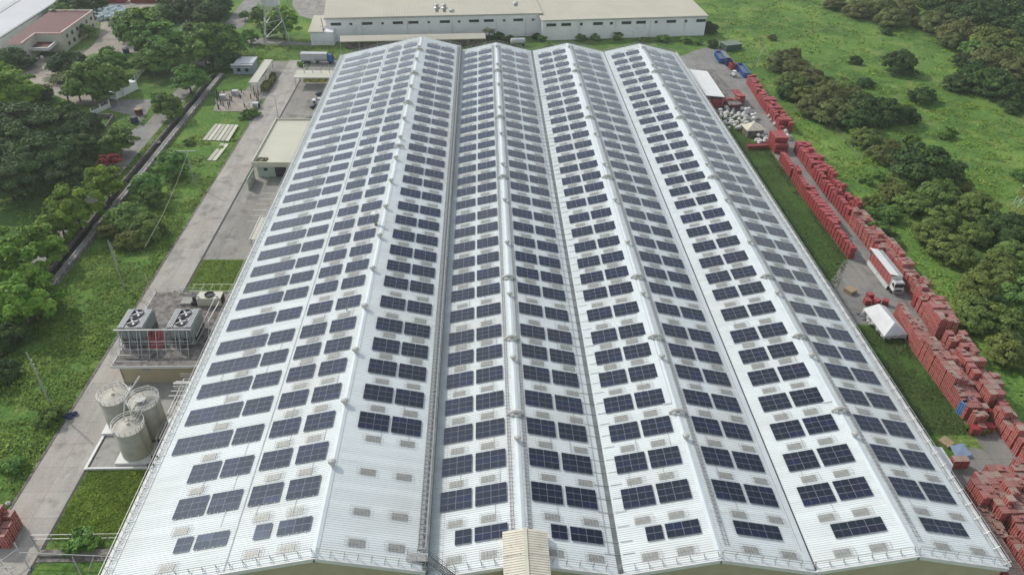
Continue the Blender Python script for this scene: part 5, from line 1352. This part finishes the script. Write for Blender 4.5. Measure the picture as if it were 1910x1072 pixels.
# bags
def bagmesh(seed):
    rr = random.Random(seed); bm = bpy.data.meshes.new('sack'); vs = []; fs = []; n = 10; prof = [(.25,0),(.52,.12),(.58,.45),(.5,.78),(.28,.95),(.08,1.02)]
    for r_, z in prof:
        for k in range(n): a = 2*PI*k/n; w = r_*(1+.16*rr.uniform(-1,1)); vs.append((math.cos(a)*w,math.sin(a)*w,z+.06*rr.uniform(-1,1)))
    for i in range(len(prof)-1):
        for k in range(n): fs.append((i*n+k,i*n+(k+1) % n,(i+1)*n+(k+1) % n,(i+1)*n+k))
    fs.append(tuple((len(prof)-1)*n+k for k in range(n))); bm.from_pydata(vs,[],fs); bm.materials.append(M['bag']); bm.polygons.foreach_set('use_smooth',[True]*len(fs)); bm.update(); return bm
BM = [bagmesh(s) for s in range(5)]
def bags(poly, n, lab, grp, seed, zmax=1.0, sc=(.8,1.4)):
    rr = random.Random(seed); xs_ = [p[0] for p in poly]; ys_ = [p[1] for p in poly]; k = 0
    while k < n:
        p = (rr.uniform(min(xs_),max(xs_)),rr.uniform(min(ys_),max(ys_)))
        if not inside(p, poly): continue
        q = G(*p); o = link('sack', BM[rr.randrange(5)]); o.location = (q.x,q.y,rr.choice((0,0,zmax))*rr.random()); s = rr.uniform(*sc); o.scale = (s,s*rr.uniform(.8,1.1),s*rr.uniform(.7,1.1)); o.rotation_euler = (rr.uniform(-.3,.3),rr.uniform(-.3,.3),rr.uniform(0,6))
        tag(o, lab, 'sack', grp); k += 1
bags([(1338,208),(1352,204),(1398,206),(1412,222),(1400,240),(1358,246),(1344,228)],80,'filled pale sack in the big pile behind the kiosk','pale sacks piled behind the kiosk',4,1.6)
bags([(1402,262),(1432,246),(1440,262),(1418,272)],20,'filled pale sack scattered below the kiosk','pale sacks below the kiosk',5)
bags([(1431,218),(1452,224),(1474,248),(1476,262),(1462,262),(1446,240)],34,'filled pale sack heaped along the far road edge','pale sacks along the road edge',6,.9)
bags([(1618,600),(1632,604),(1634,612),(1624,612)],5,'white sack lying on the grass left of the tent','white sacks beside the tent',7,.2,(.6,.9))
bags([(62,112),(100,106),(96,124),(60,122)],9,'white sack at the mouth of the annex of the red roofed building','white sacks by the red roofed building',8)
rr = random.Random(9); mb = MB()
pl = [(176,18),(232,14),(246,26),(236,34),(178,36)]
k = 0
while k < 260:
    p = (rr.uniform(170,250),rr.uniform(12,38))
    if inside(p,pl):
        q = G(*p,1.0); s = rr.uniform(.7,1.3); mb.lathe([(.3*s,0),(.75*s,.2*s),(.7*s,.7*s),(.2*s,1.0*s)], c=(q.x,q.y,rr.uniform(0,1.6)), n=7); k += 1
o = mb.build('bag_heap', mat('bluish_bag',(0.40,0.47,0.49),.7,.25,.6)); tag(o, 'heap of pale bluish bags behind the red roofed building', 'heap', kind='stuff')
for i, px in enumerate((206,268)):
    p = G(px+4,4); r = empty('red_container', (p.x,p.y,0), .0, label=['dark red container behind the bluish heap','crimson block at the top edge behind the trees'][i], cat='container', group='red containers at the top left')
    mb = MB(); mb.box(-6,6,-2,2,0,3.2)
    for k in range(16): mb.box(-5.9+.75*k,-5.6+.75*k,-2.08,-2.0,.1,3.1)
    P('body', mb, [M['crate_plain']], r, False)
# assorted small items
for i, (px, py, m, nm, lab) in enumerate(((1585,545,'wood','pallet_pile','pile of tan pallets on the apron left of the truck'),(1764,826,'wood','pallet_pile','tilted tan board pile on the grass beyond the right eave'))):
    p = G(px,py); r = empty(nm, (p.x,p.y,.02), .5, label=lab, cat='pallets')
    for k in range(6 if i == 0 else 3): mb = MB(); mb.box(-1,1,-1,1,.16*k,.16*k+.12); P('pallet', mb, [M[m]], r, False)
p = G(1788,846); r = empty('blue_tarpaulin', (p.x,p.y,0), .2, label='crumpled pale blue sheet behind the small crate row', cat='tarpaulin')
mb = MB(); mb.quad((-1.6,-1,.5),(1.5,-1.1,.6),(1.2,1,1.3),(-1.2,1.2,1.0)); mb.quad((-1.6,-1,.5),(-1.5,-1.3,0),(1.5,-1.4,0),(1.5,-1.1,.6)); P('sheet', mb, [mat('pale_blue_tarp',(0.25,0.33,0.45),.6,.1,1)], r, False)
p = G(1618,590); r = empty('rubbish_heap', (p.x,p.y,0), .2, label='grey blue rubbish spread left of the white tent', cat='rubbish'); mb = MB()
for k in range(14): a, b = random.uniform(-2,2), random.uniform(-1.3,1.3); mb.box(a,a+.7,b,b+.5,0,random.uniform(.15,.5),rz=random.random())
P('pieces', mb, [mat('grey_blue_rubbish',(0.16,0.20,0.22),.7,.4,1.2)], r, False)
r = empty('white_tarpaulin', (74,85,0), label='white tarpaulin sheet draped beside the right eave near the small crate row', cat='tarpaulin')
a, b, c_ = G(1740,831,3), G(1757,834,3), G(1778,866,2.5); d = G(1770,890,2)
mb = MB(); mb.quad(a,b,c_,d); mb.quad(b,Vector((b.x+.5,b.y-.3,0)),Vector((c_.x+.6,c_.y,0)),c_); P('sheet', mb, [M['tarp']], r)
# scattered blue drums near gatehouse + orange tree-like red objects
for i,(px,py,m,lab) in enumerate(((236,100,'navy','dark blue drum by the sandy yard edge'),(252,229,'navy','dark blue bin on the driveway edge'),(260,214,'red_dark','rust red bin at the driveway edge'))):
    p = G(px,py); r = empty('drum', (p.x,p.y,0), label=lab, cat='bin'); mb = MB(); mb.lathe([(1.1,0),(1.15,.6),(1.1,1.2),(1.1,1.8),(.9,1.9)], n=16); P('shell', mb, [M[m]], r, False)
    mb = MB(); mb.lathe([(1.2,1.88),(1.2,2.0),(.1,2.1)], n=16); P('lid', mb, [M['black'] if i < 2 else M['wood']], r, False)
# lattice mast at the right edge
p = G(1893,400); r = empty('lattice_mast', (p.x,p.y,0), label='thin red and white lattice mast at the right edge', cat='mast')
for k in range(6):
    mb = MB(); z0, z1 = 2.6*k, 2.6*(k+1); w0, w1 = 1.7-.24*k, 1.7-.24*(k+1)
    for sx, sy_ in ((-1,-1),(1,-1),(1,1),(-1,1)): mb.bar((sx*w0*.7,sy_*w0*.7,z0),(sx*w1*.7,sy_*w1*.7,z1),.08)
    for (a,b),(c_,d) in (((-1,-1),(1,-1)),((1,-1),(1,1)),((1,1),(-1,1)),((-1,1),(-1,-1))): mb.bar((a*w0*.7,b*w0*.7,z0),(c_*w1*.7,d*w1*.7,z1),.05)
    P('section', mb, [M['crate_plain'] if k % 2 == 0 else M['white']], r, False)

# nearest 290 stacks as things, the farthest (smallest in view) as one mass
REQ.sort(key=lambda q: DIST((q[0],q[1],3))/math.sqrt(q[2]))
for x, y, h, kind, label, group, rz in REQ[:295]: make_stack(x, y, h, kind, label, group, rz)
FAR = MB()
for x, y, h, kind, label, group, rz in REQ[295:]:
    z = .16; a = rz or cr_rng.uniform(-.03,.03)
    while z < h-.6:
        t = 5 if h-z > 2.2 else max(4,min(6,round((h-z)/.29)))
        for q in range(t): dx = cr_rng.uniform(-.02,.02); FAR.box(x-.64+dx,x+.64+dx,y-.64,y+.64,z+.29*q+.012,z+.29*(q+1),0,top=0,rz=a)
        z += t*.29+.16
o = FAR.build('crate_stacks', [M['crate_plain']]); tag(o, 'farthest plain red crate stacks along the far road', 'crate stacks', kind='stuff')
# ================================================================== VEGETATION
def card_mesh(name, C, Nn, S, T, m, asp=0.62):
    """leaf cards: centres C, normals Nn, half-sizes S, tint T (all numpy)"""
    n = len(C); Nn = Nn/np.linalg.norm(Nn,axis=1,keepdims=True)
    a = RN.randn(n,3); u = np.cross(Nn,a); u /= np.linalg.norm(u,axis=1,keepdims=True); v = np.cross(Nn,u)
    S = S[:,None]; droop = Nn*S*0.25
    P0 = C-u*S-v*S*asp*.35-droop; P1 = C-v*S*asp*.95; P2 = C+u*S+v*S*asp*.2-droop; P3 = C+v*S*asp
    V = np.stack([P0,P1,P2,P3],1).reshape(-1,3).astype(np.float32)
    me = bpy.data.meshes.new(name); me.vertices.add(4*n); me.vertices.foreach_set('co', V.ravel())
    me.loops.add(4*n); me.loops.foreach_set('vertex_index', np.arange(4*n,dtype=np.int32))
    me.polygons.add(n); me.polygons.foreach_set('loop_start', np.arange(0,4*n,4,dtype=np.int32))
    at = me.attributes.new('tint','FLOAT','FACE'); at.data.foreach_set('value', T.astype(np.float32))
    me.materials.append(m); me.update(calc_edges=True); return me
def crown_mesh(name, m, R=5.0, flat=.8, ncl=60, per=110, leaf=.34, rc=.30, seed=0, layered=False, low=-.35, topw=1.0):
    r = np.random.RandomState(seed); Cs=[]; Ns=[]; Ss=[]; Ts=[]
    for i in range(ncl):
        while True:
            d = r.randn(3); d /= np.linalg.norm(d)
            if d[2] > low: break
        rad = R*(.62+.38*r.rand()**.6)*(1+.10*math.sin(3*math.atan2(d[1],d[0])+seed))
        c = d*rad*np.array([1,1,flat]); 
        if layered: c[2] = round(c[2]/(R*.28))*R*.28*(.9)
        cl = R*rc*(.6+.7*r.rand()); k = int(per*(.6+.8*r.rand()))
        q = r.randn(k,3); q /= np.linalg.norm(q,axis=1,keepdims=True); q[:,2] = np.abs(q[:,2])*1.0-.35
        f = np.array([1,1,.45 if layered else .75])
        pos = c+q*cl*(.55+.45*r.rand(k,1))*f
        nn = q*.6+d*.35+np.array([0,0,.55])+r.randn(k,3)*.38
        t = np.clip(.45+.5*(r.rand()-.5)+.15*r.randn(k),0,1)
        Cs.append(pos); Ns.append(nn); Ss.append(leaf*(.6+.8*r.rand(k))); Ts.append(t)
    # interior foliage
    k = int(ncl*per*.16); q = r.randn(k,3); q /= np.linalg.norm(q,axis=1,keepdims=True); q[:,2] = np.abs(q[:,2])*1.1-.3
    Cs.append(q*R*.62*np.array([1,1,flat])*r.rand(k,1)**.4); Ns.append(q+r.randn(k,3)*.3); Ss.append(leaf*1.8*np.ones(k)); Ts.append(np.clip(.3+.15*r.randn(k),0,1))
    return card_mesh(name, np.concatenate(Cs), np.concatenate(Ns), np.concatenate(Ss), np.concatenate(Ts), m)
def trunk_mesh(R, ht, seed, th=.3, n=6):
    r = random.Random(seed); mb = MB(); mb.tube([(0,0,-.3),(.1,.05,ht*.5),(.05,0,ht)],[th*1.25,th*.9,th*.75],8)
    for k in range(n):
        a = 2*PI*k/n+r.uniform(-.3,.3); e = R*r.uniform(.35,.6)
        mb.tube([(0,0,ht*.8),(math.cos(a)*e*.45,math.sin(a)*e*.45,ht+R*.22),(math.cos(a)*e,math.sin(a)*e,ht+R*r.uniform(.15,.4))],[th*.6,th*.38,th*.12],6)
    return mb.mesh('trunk', M['bark'])
KIND = {
 'olive': dict(m='lf_olive', R=5, flat=.78, ncl=62, per=120, leaf=.30, rc=.27, ht=.35, words='olive green bushy tree'),
 'brown': dict(m='lf_brown', R=5, flat=.72, ncl=62, per=120, leaf=.28, rc=.27, ht=.3, words='brownish green bushy tree'),
 'dark': dict(m='lf_dark', R=5, flat=.82, ncl=60, per=125, leaf=.30, rc=.28, ht=.3, words='dark green rounded tree'),
 'green': dict(m='lf_green', R=5, flat=.9, ncl=48, per=110, leaf=.36, rc=.27, ht=.75, words='mid green leafy tree'),
 'bright': dict(m='lf_bright', R=5, flat=1.05, ncl=50, per=100, leaf=.36, rc=.23, ht=.8, words='yellow green clumpy tree'),
 'rain': dict(m='lf_dark', R=9, flat=.50, ncl=110, per=150, leaf=.42, rc=.22, ht=.6, layered=True, words='dark spreading layered tree'),
 'bush': dict(m='lf_green', R=2.4, flat=.75, ncl=24, per=80, leaf=.26, rc=.34, ht=.1, words='low green bush'),
 'red': dict(m='lf_red', R=3, flat=.6, ncl=26, per=80, leaf=.3, rc=.3, ht=.9, words='red blooming tree'),
}
PROT = {}
for kn, kd in KIND.items():
    PROT[kn] = []
    for s in range(3 if kn not in ('red','rain') else 2):
        cm = crown_mesh('crown', M[kd['m']], kd['R'], kd['flat'], kd['ncl'], kd['per'], kd['leaf'], kd['rc'], seed=s*13+len(kn)*5+3, layered=kd.get('layered',False))
        PROT[kn].append((cm, trunk_mesh(kd['R'], kd['R']*kd['ht'], s, .16+.03*kd['R'])))
tr = random.Random(17); NT = {}
def tree(px, py, rpx, kind, where, clus):
    kd = KIND[kind]; z = 3.0; 
    for _ in range(4):
        p = G(px,py,z); R = rpx*DIST(p)/FPX*1.0; z = R*(kd['ht']+kd['flat']*.45)
        if kind == 'rain': z = R*.75+1
    p = G(px,py,z); kb = 0
    clus.append((p, R, kind, where))
def plant(clus):
    byw = {}
    for c in clus: byw.setdefault((c[3], c[2]), []).append(c)
    for (where, kind), l in byw.items():
        l.sort(key=lambda c: PROJ(c[0])[0])
        for i, (p, R, kind, w) in enumerate(l):
            kd = KIND[kind]; cm, tm_ = PROT[kind][tr.randrange(len(PROT[kind]))]
            s = R/kd['R']*(.82 if kind in ('olive','brown','dark') else .87); ht = R*kd['ht']
            lab = '%s, %s' % (kd['words'], where) if len(l) == 1 else '%s %s, %s from the left %s' % (kd['words'].rsplit(' ',2)[0], kd['words'].split()[-1], ordinal(i+1), where)
            r = empty('bush' if kind == 'bush' else 'tree', (p.x,p.y,max(0,gz(p.x,p.y))), 0, label=lab, cat='bush' if kind == 'bush' else 'tree', group='%ss %s' % (kd['words'], where))
            zc = max(.35*R, (p.z-R*kd['flat']*.45))
            rz = tr.uniform(0,6.28); c = link('crown', cm, r); c.location = (0,0,zc); c.rotation_euler = (tr.uniform(-.08,.08),tr.uniform(-.08,.08),rz); c.scale = (s*tr.uniform(.92,1.1),s*tr.uniform(.92,1.1),s*tr.uniform(.9,1.1))
            t_ = link('trunk', tm_, r); k = kd['R']*kd['ht']; t_.scale = (s,s,min(2.2,max(.4,zc/k))) if kind != 'bush' else (s,s,s)
CL = []
def many(where, kind, l):
    for a in l: tree(a[0], a[1], a[2], kind, where, CL)
w = 'in the thicket beyond the fence'
many(w,'brown',[(1455,112,27),(1488,122,28),(1513,143,28),(1545,172,36),(1475,100,20),(1562,205,38),(1520,196,32),(1592,176,26)])
many(w,'olive',[(1478,152,30),(1502,172,28),(1575,160,26),(1535,150,24)])
many(w,'dark',[(1612,198,40),(1655,203,38),(1690,212,26),(1616,153,15),(1468,170,20),(1600,222,30)])
w = 'in the open green field'
many(w,'dark',[(1680,112,32),(1597,112,13),(1655,57,11),(1722,174,24),(1893,200,16)])
many(w,'brown',[(1441,70,10)])
w = 'along the top right skyline'
many(w,'brown',[(1605,12,28),(1640,8,30),(1668,28,30),(1720,38,18),(1753,38,32),(1790,56,36),(1775,70,24),(1845,105,34),(1878,112,34),(1906,128,34),(1690,10,26),(1560,4,20)])
many(w,'dark',[(1740,30,20),(1782,8,34),(1832,18,42),(1883,18,42),(1745,-8,30),(1905,50,40),(1795,112,18),(1822,138,34),(1790,152,24),(1858,150,38),(1890,172,28),(1845,30,34),(1800,-5,36),(1870,-12,40)])
many(w,'olive',[(1858,70,40),(1830,84,28),(1890,88,34),(1905,100,26),(1840,60,26)])
w = 'in the lower right grove'
many(w,'dark',[(1730,300,58),(1878,418,40),(1900,440,34),(1902,650,36),(1848,560,26),(1745,320,40)])
many(w,'olive',[(1669,353,28),(1707,372,32),(1757,355,36),(1828,378,36),(1762,400,32),(1657,393,26),(1740,432,32),(1777,458,38),(1795,476,30),(1823,433,30),(1893,468,34),(1863,512,42),(1825,534,38),(1833,573,42),(1815,594,30),(1893,645,42),(1905,540,40),(1880,590,34),(1626,375,20),(1790,340,22),(1870,480,26)])
many(w,'brown',[(1644,288,25),(1660,270,20),(1668,298,22)])
many(w,'olive',[(1621,252,28)])
w = 'low beside the right grove'
many(w,'bush',[(1657,430,14),(1640,440,12),(1767,250,16),(1700,262,16),(1640,330,12),(1600,250,14),(1615,340,12),(1590,215,12),(1900,330,14),(1670,455,14),(1835,800,12),(1822,770,12),(1812,800,10),(1850,780,10)])
many(w,'green',[(1620,395,16),(1637,420,18)])
w = 'on the far left'
many(w,'rain',[(50,212,62),(118,226,52),(20,262,56),(72,285,62),(148,258,36),(8,330,50),(112,312,44),(168,236,24)])
many(w,'bright',[(20,152,42),(5,140,34)])
many(w,'dark',[(76,170,22),(20,104,30),(128,116,36),(8,580,36),(2,690,30),(5,620,40)])
many(w,'green',[(165,134,42),(140,158,24),(188,168,20),(205,105,30),(208,140,28),(160,52,14),(110,18,20)])
w = 'between the compound and the lane'
many(w,'green',[(262,40,46),(290,60,42),(240,34,30),(300,92,32),(280,108,26),(355,48,14),(262,112,16)])
many(w,'dark',[(355,8,34),(385,20,30),(335,-5,36),(412,102,34),(405,8,26),(140,4,30),(170,0,24),(310,20,26)])
w = 'along the canal lane'
many(w,'green',[(395,62,44),(375,80,32),(420,66,30),(348,138,30),(312,188,26),(298,180,18),(215,252,30),(455,25,10),(465,62,16),(500,52,14),(480,22,18)])
many(w,'bright',[(190,330,38),(130,368,48),(72,440,42),(25,495,56),(45,540,50),(5,450,44),(105,400,34),(525,32,30),(8,550,40)])
many(w,'red',[(203,293,18)])
w = 'on the weedy strip by the canal'
many(w,'olive',[(238,400,44),(268,420,34),(215,415,30),(245,438,30)])
many(w,'green',[(270,340,30),(280,362,22),(316,296,30)])
many(w,'bush',[(100,775,20),(82,790,14),(460,214,14),(475,210,12),(353,265,10),(260,450,18),(300,430,16),(155,1010,26),(135,1020,16),(25,868,18)])
w = 'in front of the white warehouse'
many(w,'bush',[(1085,68,12),(1110,70,10),(1152,68,11),(1238,72,12),(1200,74,10),(1052,68,8),(1010,72,10),(1280,74,12),(1300,78,10),(1025,84,12),(560,120,8)])
many(w,'dark',[(930,66,14),(950,72,12),(912,70,10),(1000,66,9),(1325,50,16),(1330,80,12)])
plant(CL)
# hedge and roof heap (leaf cards)
def blob(name, root, boxes, m, dens, leaf, label=None):
    Cs=[];Ns=[]
    for (x0,x1,y0,y1,z0,z1,rz) in boxes:
        n = int(dens*((x1-x0)*(y1-y0)+(z1-z0)*2*((x1-x0)+(y1-y0)))); q = RN.rand(n,3)
        f = RN.randint(0,3,n); q[f==0,2] = 1; q[f==1,0] = RN.randint(0,2,(f==1).sum()); q[f==2,1] = RN.randint(0,2,(f==2).sum())
        q = q+RN.randn(n,3)*.03; nn = (q-.5)+np.array([0,0,.3]); p = np.array([x0,y0,z0])+q*np.array([x1-x0,y1-y0,z1-z0]); Cs.append(p); Ns.append(nn+RN.randn(n,3)*.3)
    C_ = np.concatenate(Cs); N_ = np.concatenate(Ns)
    me = card_mesh(name, C_, N_, leaf*(.6+.8*RN.rand(len(C_))), np.clip(.5+.2*RN.randn(len(C_)),0,1), m)
    return link(name, me, root, True)
blob('foliage', HEDGE, [(-75.6,-73.0,250.5,256,0,2.0,0),(-74.8,-72.9,256,262.5,0,1.7,0),(-75.3,-73.8,262.5,266,0,1.5,0)], M['lf_brown'], 22, .22)
o = blob('leaves', HEAP, [(-61.2,-58.6,187.6,189.6,4.61,4.9,0)], M['lf_brown'], 30, .2)
# palm
def palm(px, py, h, R, label):
    p = G(px,py); r = empty('palm_tree', (p.x,p.y,0), label=label, cat='palm tree')
    mb = MB(); mb.tube([(0,0,0),(.2,.1,h*.5),(0,0,h)],[.28,.22,.2],8); P('trunk', mb, [M['bark']], r, False)
    Cs=[];Ns=[];Ss=[]
    for k in range(17):
        a = 2*PI*k/17+tr.uniform(-.15,.15); up = tr.uniform(.1,.9)
        for j in range(26):
            f = (j+1)/26; d = R*f; z = h+up*d*.7-1.0*d*f*.85/R*R*.5
            for s in (-1,1):
                w_ = .55*math.sin(PI*min(1,f*.9+.1)); Cs.append((math.cos(a)*d-math.sin(a)*s*w_,math.sin(a)*d+math.cos(a)*s*w_,z-.2*w_)); Ns.append((tr.uniform(-.3,.3),tr.uniform(-.3,.3),1)); Ss.append(.42)
    me = card_mesh('fronds', np.array(Cs), np.array(Ns), np.array(Ss), np.clip(.5+.2*RN.randn(len(Cs)),0,1), M['lf_palm'], .35); link('crown', me, r)
palm(128,189,8,5.2,'coconut palm beside the sandy yard on the far left')
palm(912,80,5,2.6,'small palm in front of the white warehouse, left of centre')
# weeds (uncountable)
def scatter(n, xr, yr, ok, size, hgt, seed):
    r = np.random.RandomState(seed); X = xr[0]+(xr[1]-xr[0])*r.rand(n); Y = yr[0]+(yr[1]-yr[0])*r.rand(n); keep = []
    out = []
    for x, y in zip(X, Y):
        d = noise.noise(Vector((x*.16,y*.16,3)))+.45*noise.noise(Vector((x*.5,y*.5,8)))
        if d > ok(x,y): out.append((x,y,max(0,gz(x,y)),d))
    A = np.array(out); k = len(A)
    C_ = np.stack([A[:,0],A[:,1],A[:,2]+hgt*r.rand(k)*np.clip(.4+A[:,3],.2,1.4)],1)
    N_ = np.stack([r.randn(k)*.45-.1,r.randn(k)*.45-.1,np.ones(k)],1)
    return C_, N_, size*(.5+.9*r.rand(k)), np.clip(.42+.3*A[:,3]+.16*r.randn(k),0,1)
def weeds(name, label, parts_, mk='weed'):
    C_, N_, S_, T_ = [np.concatenate(z) for z in zip(*parts_)]
    o = link(name, card_mesh(name, C_, N_, S_, T_, M[mk])); tag(o, label, 'weeds', kind='stuff')
weeds('weeds','rough green weeds on the strip between the canal and the road',[scatter(52000,(-91.8,-73.2),(88,215),lambda x,y: 9 if (x > -79.5 and 194 < y < 210) else (-.35 if y < 170 else .0),.24,.55,1),
      scatter(9000,(-91.8,-73.2),(60,88),lambda x,y: -.1,.24,.4,2), scatter(3000,(-73.9,-72.8),(60,240),lambda x,y: -.3,.2,.35,12)])
weeds('weeds','rough green growth over the right hand field',[scatter(60000,(99.5,175),(60,260),lambda x,y: -.05,.34,.5,3), scatter(52000,(100,300),(230,430),lambda x,y: .08,.45,.6,4)])
weeds('grass','bright grass plot between the road and the factory',[scatter(26000,(-64.2,-50),(70.9,84.1),lambda x,y: -.9,.22,.4,5), scatter(12000,(-64.2,-52),(128,146),lambda x,y: -.6,.2,.25,6)], 'bright_grass')
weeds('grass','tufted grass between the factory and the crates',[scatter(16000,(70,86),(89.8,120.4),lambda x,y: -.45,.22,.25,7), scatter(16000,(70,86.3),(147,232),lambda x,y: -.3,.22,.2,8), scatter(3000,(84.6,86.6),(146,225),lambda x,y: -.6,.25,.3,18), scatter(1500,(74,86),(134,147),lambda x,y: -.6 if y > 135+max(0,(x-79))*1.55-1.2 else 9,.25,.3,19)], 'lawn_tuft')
weeds('undergrowth','shaded undergrowth beyond the canal on the left',[scatter(30000,(-190,-106),(100,230),lambda x,y: -.1,.4,.6,9), scatter(5000,(-99,-97.2),(110,260),lambda x,y: -.2,.25,.6,10)])
weeds('grass','grass verge left of the white warehouse and tower',[scatter(9000,(-98,-48),(283.5,300),lambda x,y: .05,.26,.25,11)])
# ================================================================== LIGHT, SKY, CAMERA
w_ = bpy.data.worlds.new('World'); SC.world = w_; w_.use_nodes = True; nt = w_.node_tree
sky = nt.nodes.new('ShaderNodeTexSky'); sky.sky_type = 'NISHITA'; sky.sun_disc = False
ELEV = math.radians(39); AZ = math.radians(-50)
sky.sun_elevation = ELEV; sky.sun_rotation = AZ; sky.air_density = 1.0; sky.dust_density = 1.0; sky.ozone_density = 1.0
hs_ = nt.nodes.new('ShaderNodeHueSaturation'); hs_.inputs['Saturation'].default_value = 0.75; nt.links.new(sky.outputs['Color'], hs_.inputs['Color'])
tcw = nt.nodes.new('ShaderNodeTexCoord'); cn = nt.nodes.new('ShaderNodeTexNoise'); cn.inputs['Scale'].default_value = 2.6; cn.inputs['Detail'].default_value = 5; cn.inputs['Roughness'].default_value = .55
mpw = nt.nodes.new('ShaderNodeMapping'); mpw.inputs['Scale'].default_value = (1,1,2.2); mpw.inputs['Location'].default_value = (3.1,1.7,.4)
nt.links.new(tcw.outputs['Generated'], mpw.inputs['Vector']); nt.links.new(mpw.outputs['Vector'], cn.inputs['Vector'])
cr_w = nt.nodes.new('ShaderNodeMapRange'); cr_w.inputs['From Min'].default_value = .40; cr_w.inputs['From Max'].default_value = .60; cr_w.inputs['To Min'].default_value = .0; cr_w.inputs['To Max'].default_value = .9
nt.links.new(cn.outputs['Fac'], cr_w.inputs['Value']); bw_ = nt.nodes.new('ShaderNodeHueSaturation'); bw_.inputs['Saturation'].default_value = .12; bw_.inputs['Value'].default_value = 1.35
nt.links.new(sky.outputs['Color'], bw_.inputs['Color']); mxw = nt.nodes.new('ShaderNodeMixRGB'); nt.links.new(cr_w.outputs['Result'], mxw.inputs['Fac']); nt.links.new(hs_.outputs['Color'], mxw.inputs['Color1']); nt.links.new(bw_.outputs['Color'], mxw.inputs['Color2'])
nt.links.new(mxw.outputs['Color'], nt.nodes['Background'].inputs['Color']); nt.nodes['Background'].inputs['Strength'].default_value = 0.15
sd_ = Vector((math.sin(AZ)*math.cos(ELEV), math.cos(AZ)*math.cos(ELEV), math.sin(ELEV)))
sl = bpy.data.lights.new('sun','SUN'); sl.energy = 2.1; sl.angle = math.radians(1.5); sl.color = (1.0,.955,.88)
so = bpy.data.objects.new('sun', sl); COL.objects.link(so); so.location = (-100,100,300)
so.rotation_euler = sd_.to_track_quat('Z','Y').to_euler()
cam = bpy.data.cameras.new('camera'); co = bpy.data.objects.new('camera', cam); COL.objects.link(co); SC.camera = co
f_ = ray(955,536).normalized(); r1 = (ray(1055,536)-ray(955,536)).normalized(); u1 = r1.cross(f_).normalized()
co.matrix_world = Matrix(((r1.x,u1.x,-f_.x,0),(r1.y,u1.y,-f_.y,0),(r1.z,u1.z,-f_.z,H),(0,0,0,1)))
cam.sensor_width = 36; cam.lens = FPX/1910*36; cam.clip_start = .5; cam.clip_end = 6000
if HAZE:
    mb = MB(); mb.box(-700,900,-60,1200,-4,H+4); hm_ = bpy.data.materials.new('haze'); hm_.use_nodes = True; n_ = hm_.node_tree; n_.nodes.remove(n_.nodes['Principled BSDF'])
    pv = n_.nodes.new('ShaderNodeVolumePrincipled'); pv.inputs['Color'].default_value = (.86,.89,.92,1); pv.inputs['Density'].default_value = HAZE; pv.inputs['Anisotropy'].default_value = .3
    n_.links.new(pv.outputs['Volume'], n_.nodes['Material Output'].inputs['Volume'])
    o = mb.build('haze', hm_); tag(o, 'thin pale haze in the air', kind='stuff')
SC.view_settings.view_transform = 'Standard'; SC.view_settings.look = 'None'; SC.view_settings.gamma = 1.0; SC.view_settings.exposure = EXPO
SC.cycles.max_bounces = 5; SC.cycles.diffuse_bounces = 2; SC.cycles.glossy_bounces = 3; SC.cycles.transmission_bounces = 2; SC.cycles.volume_bounces = 1; SC.cycles.transparent_max_bounces = 4
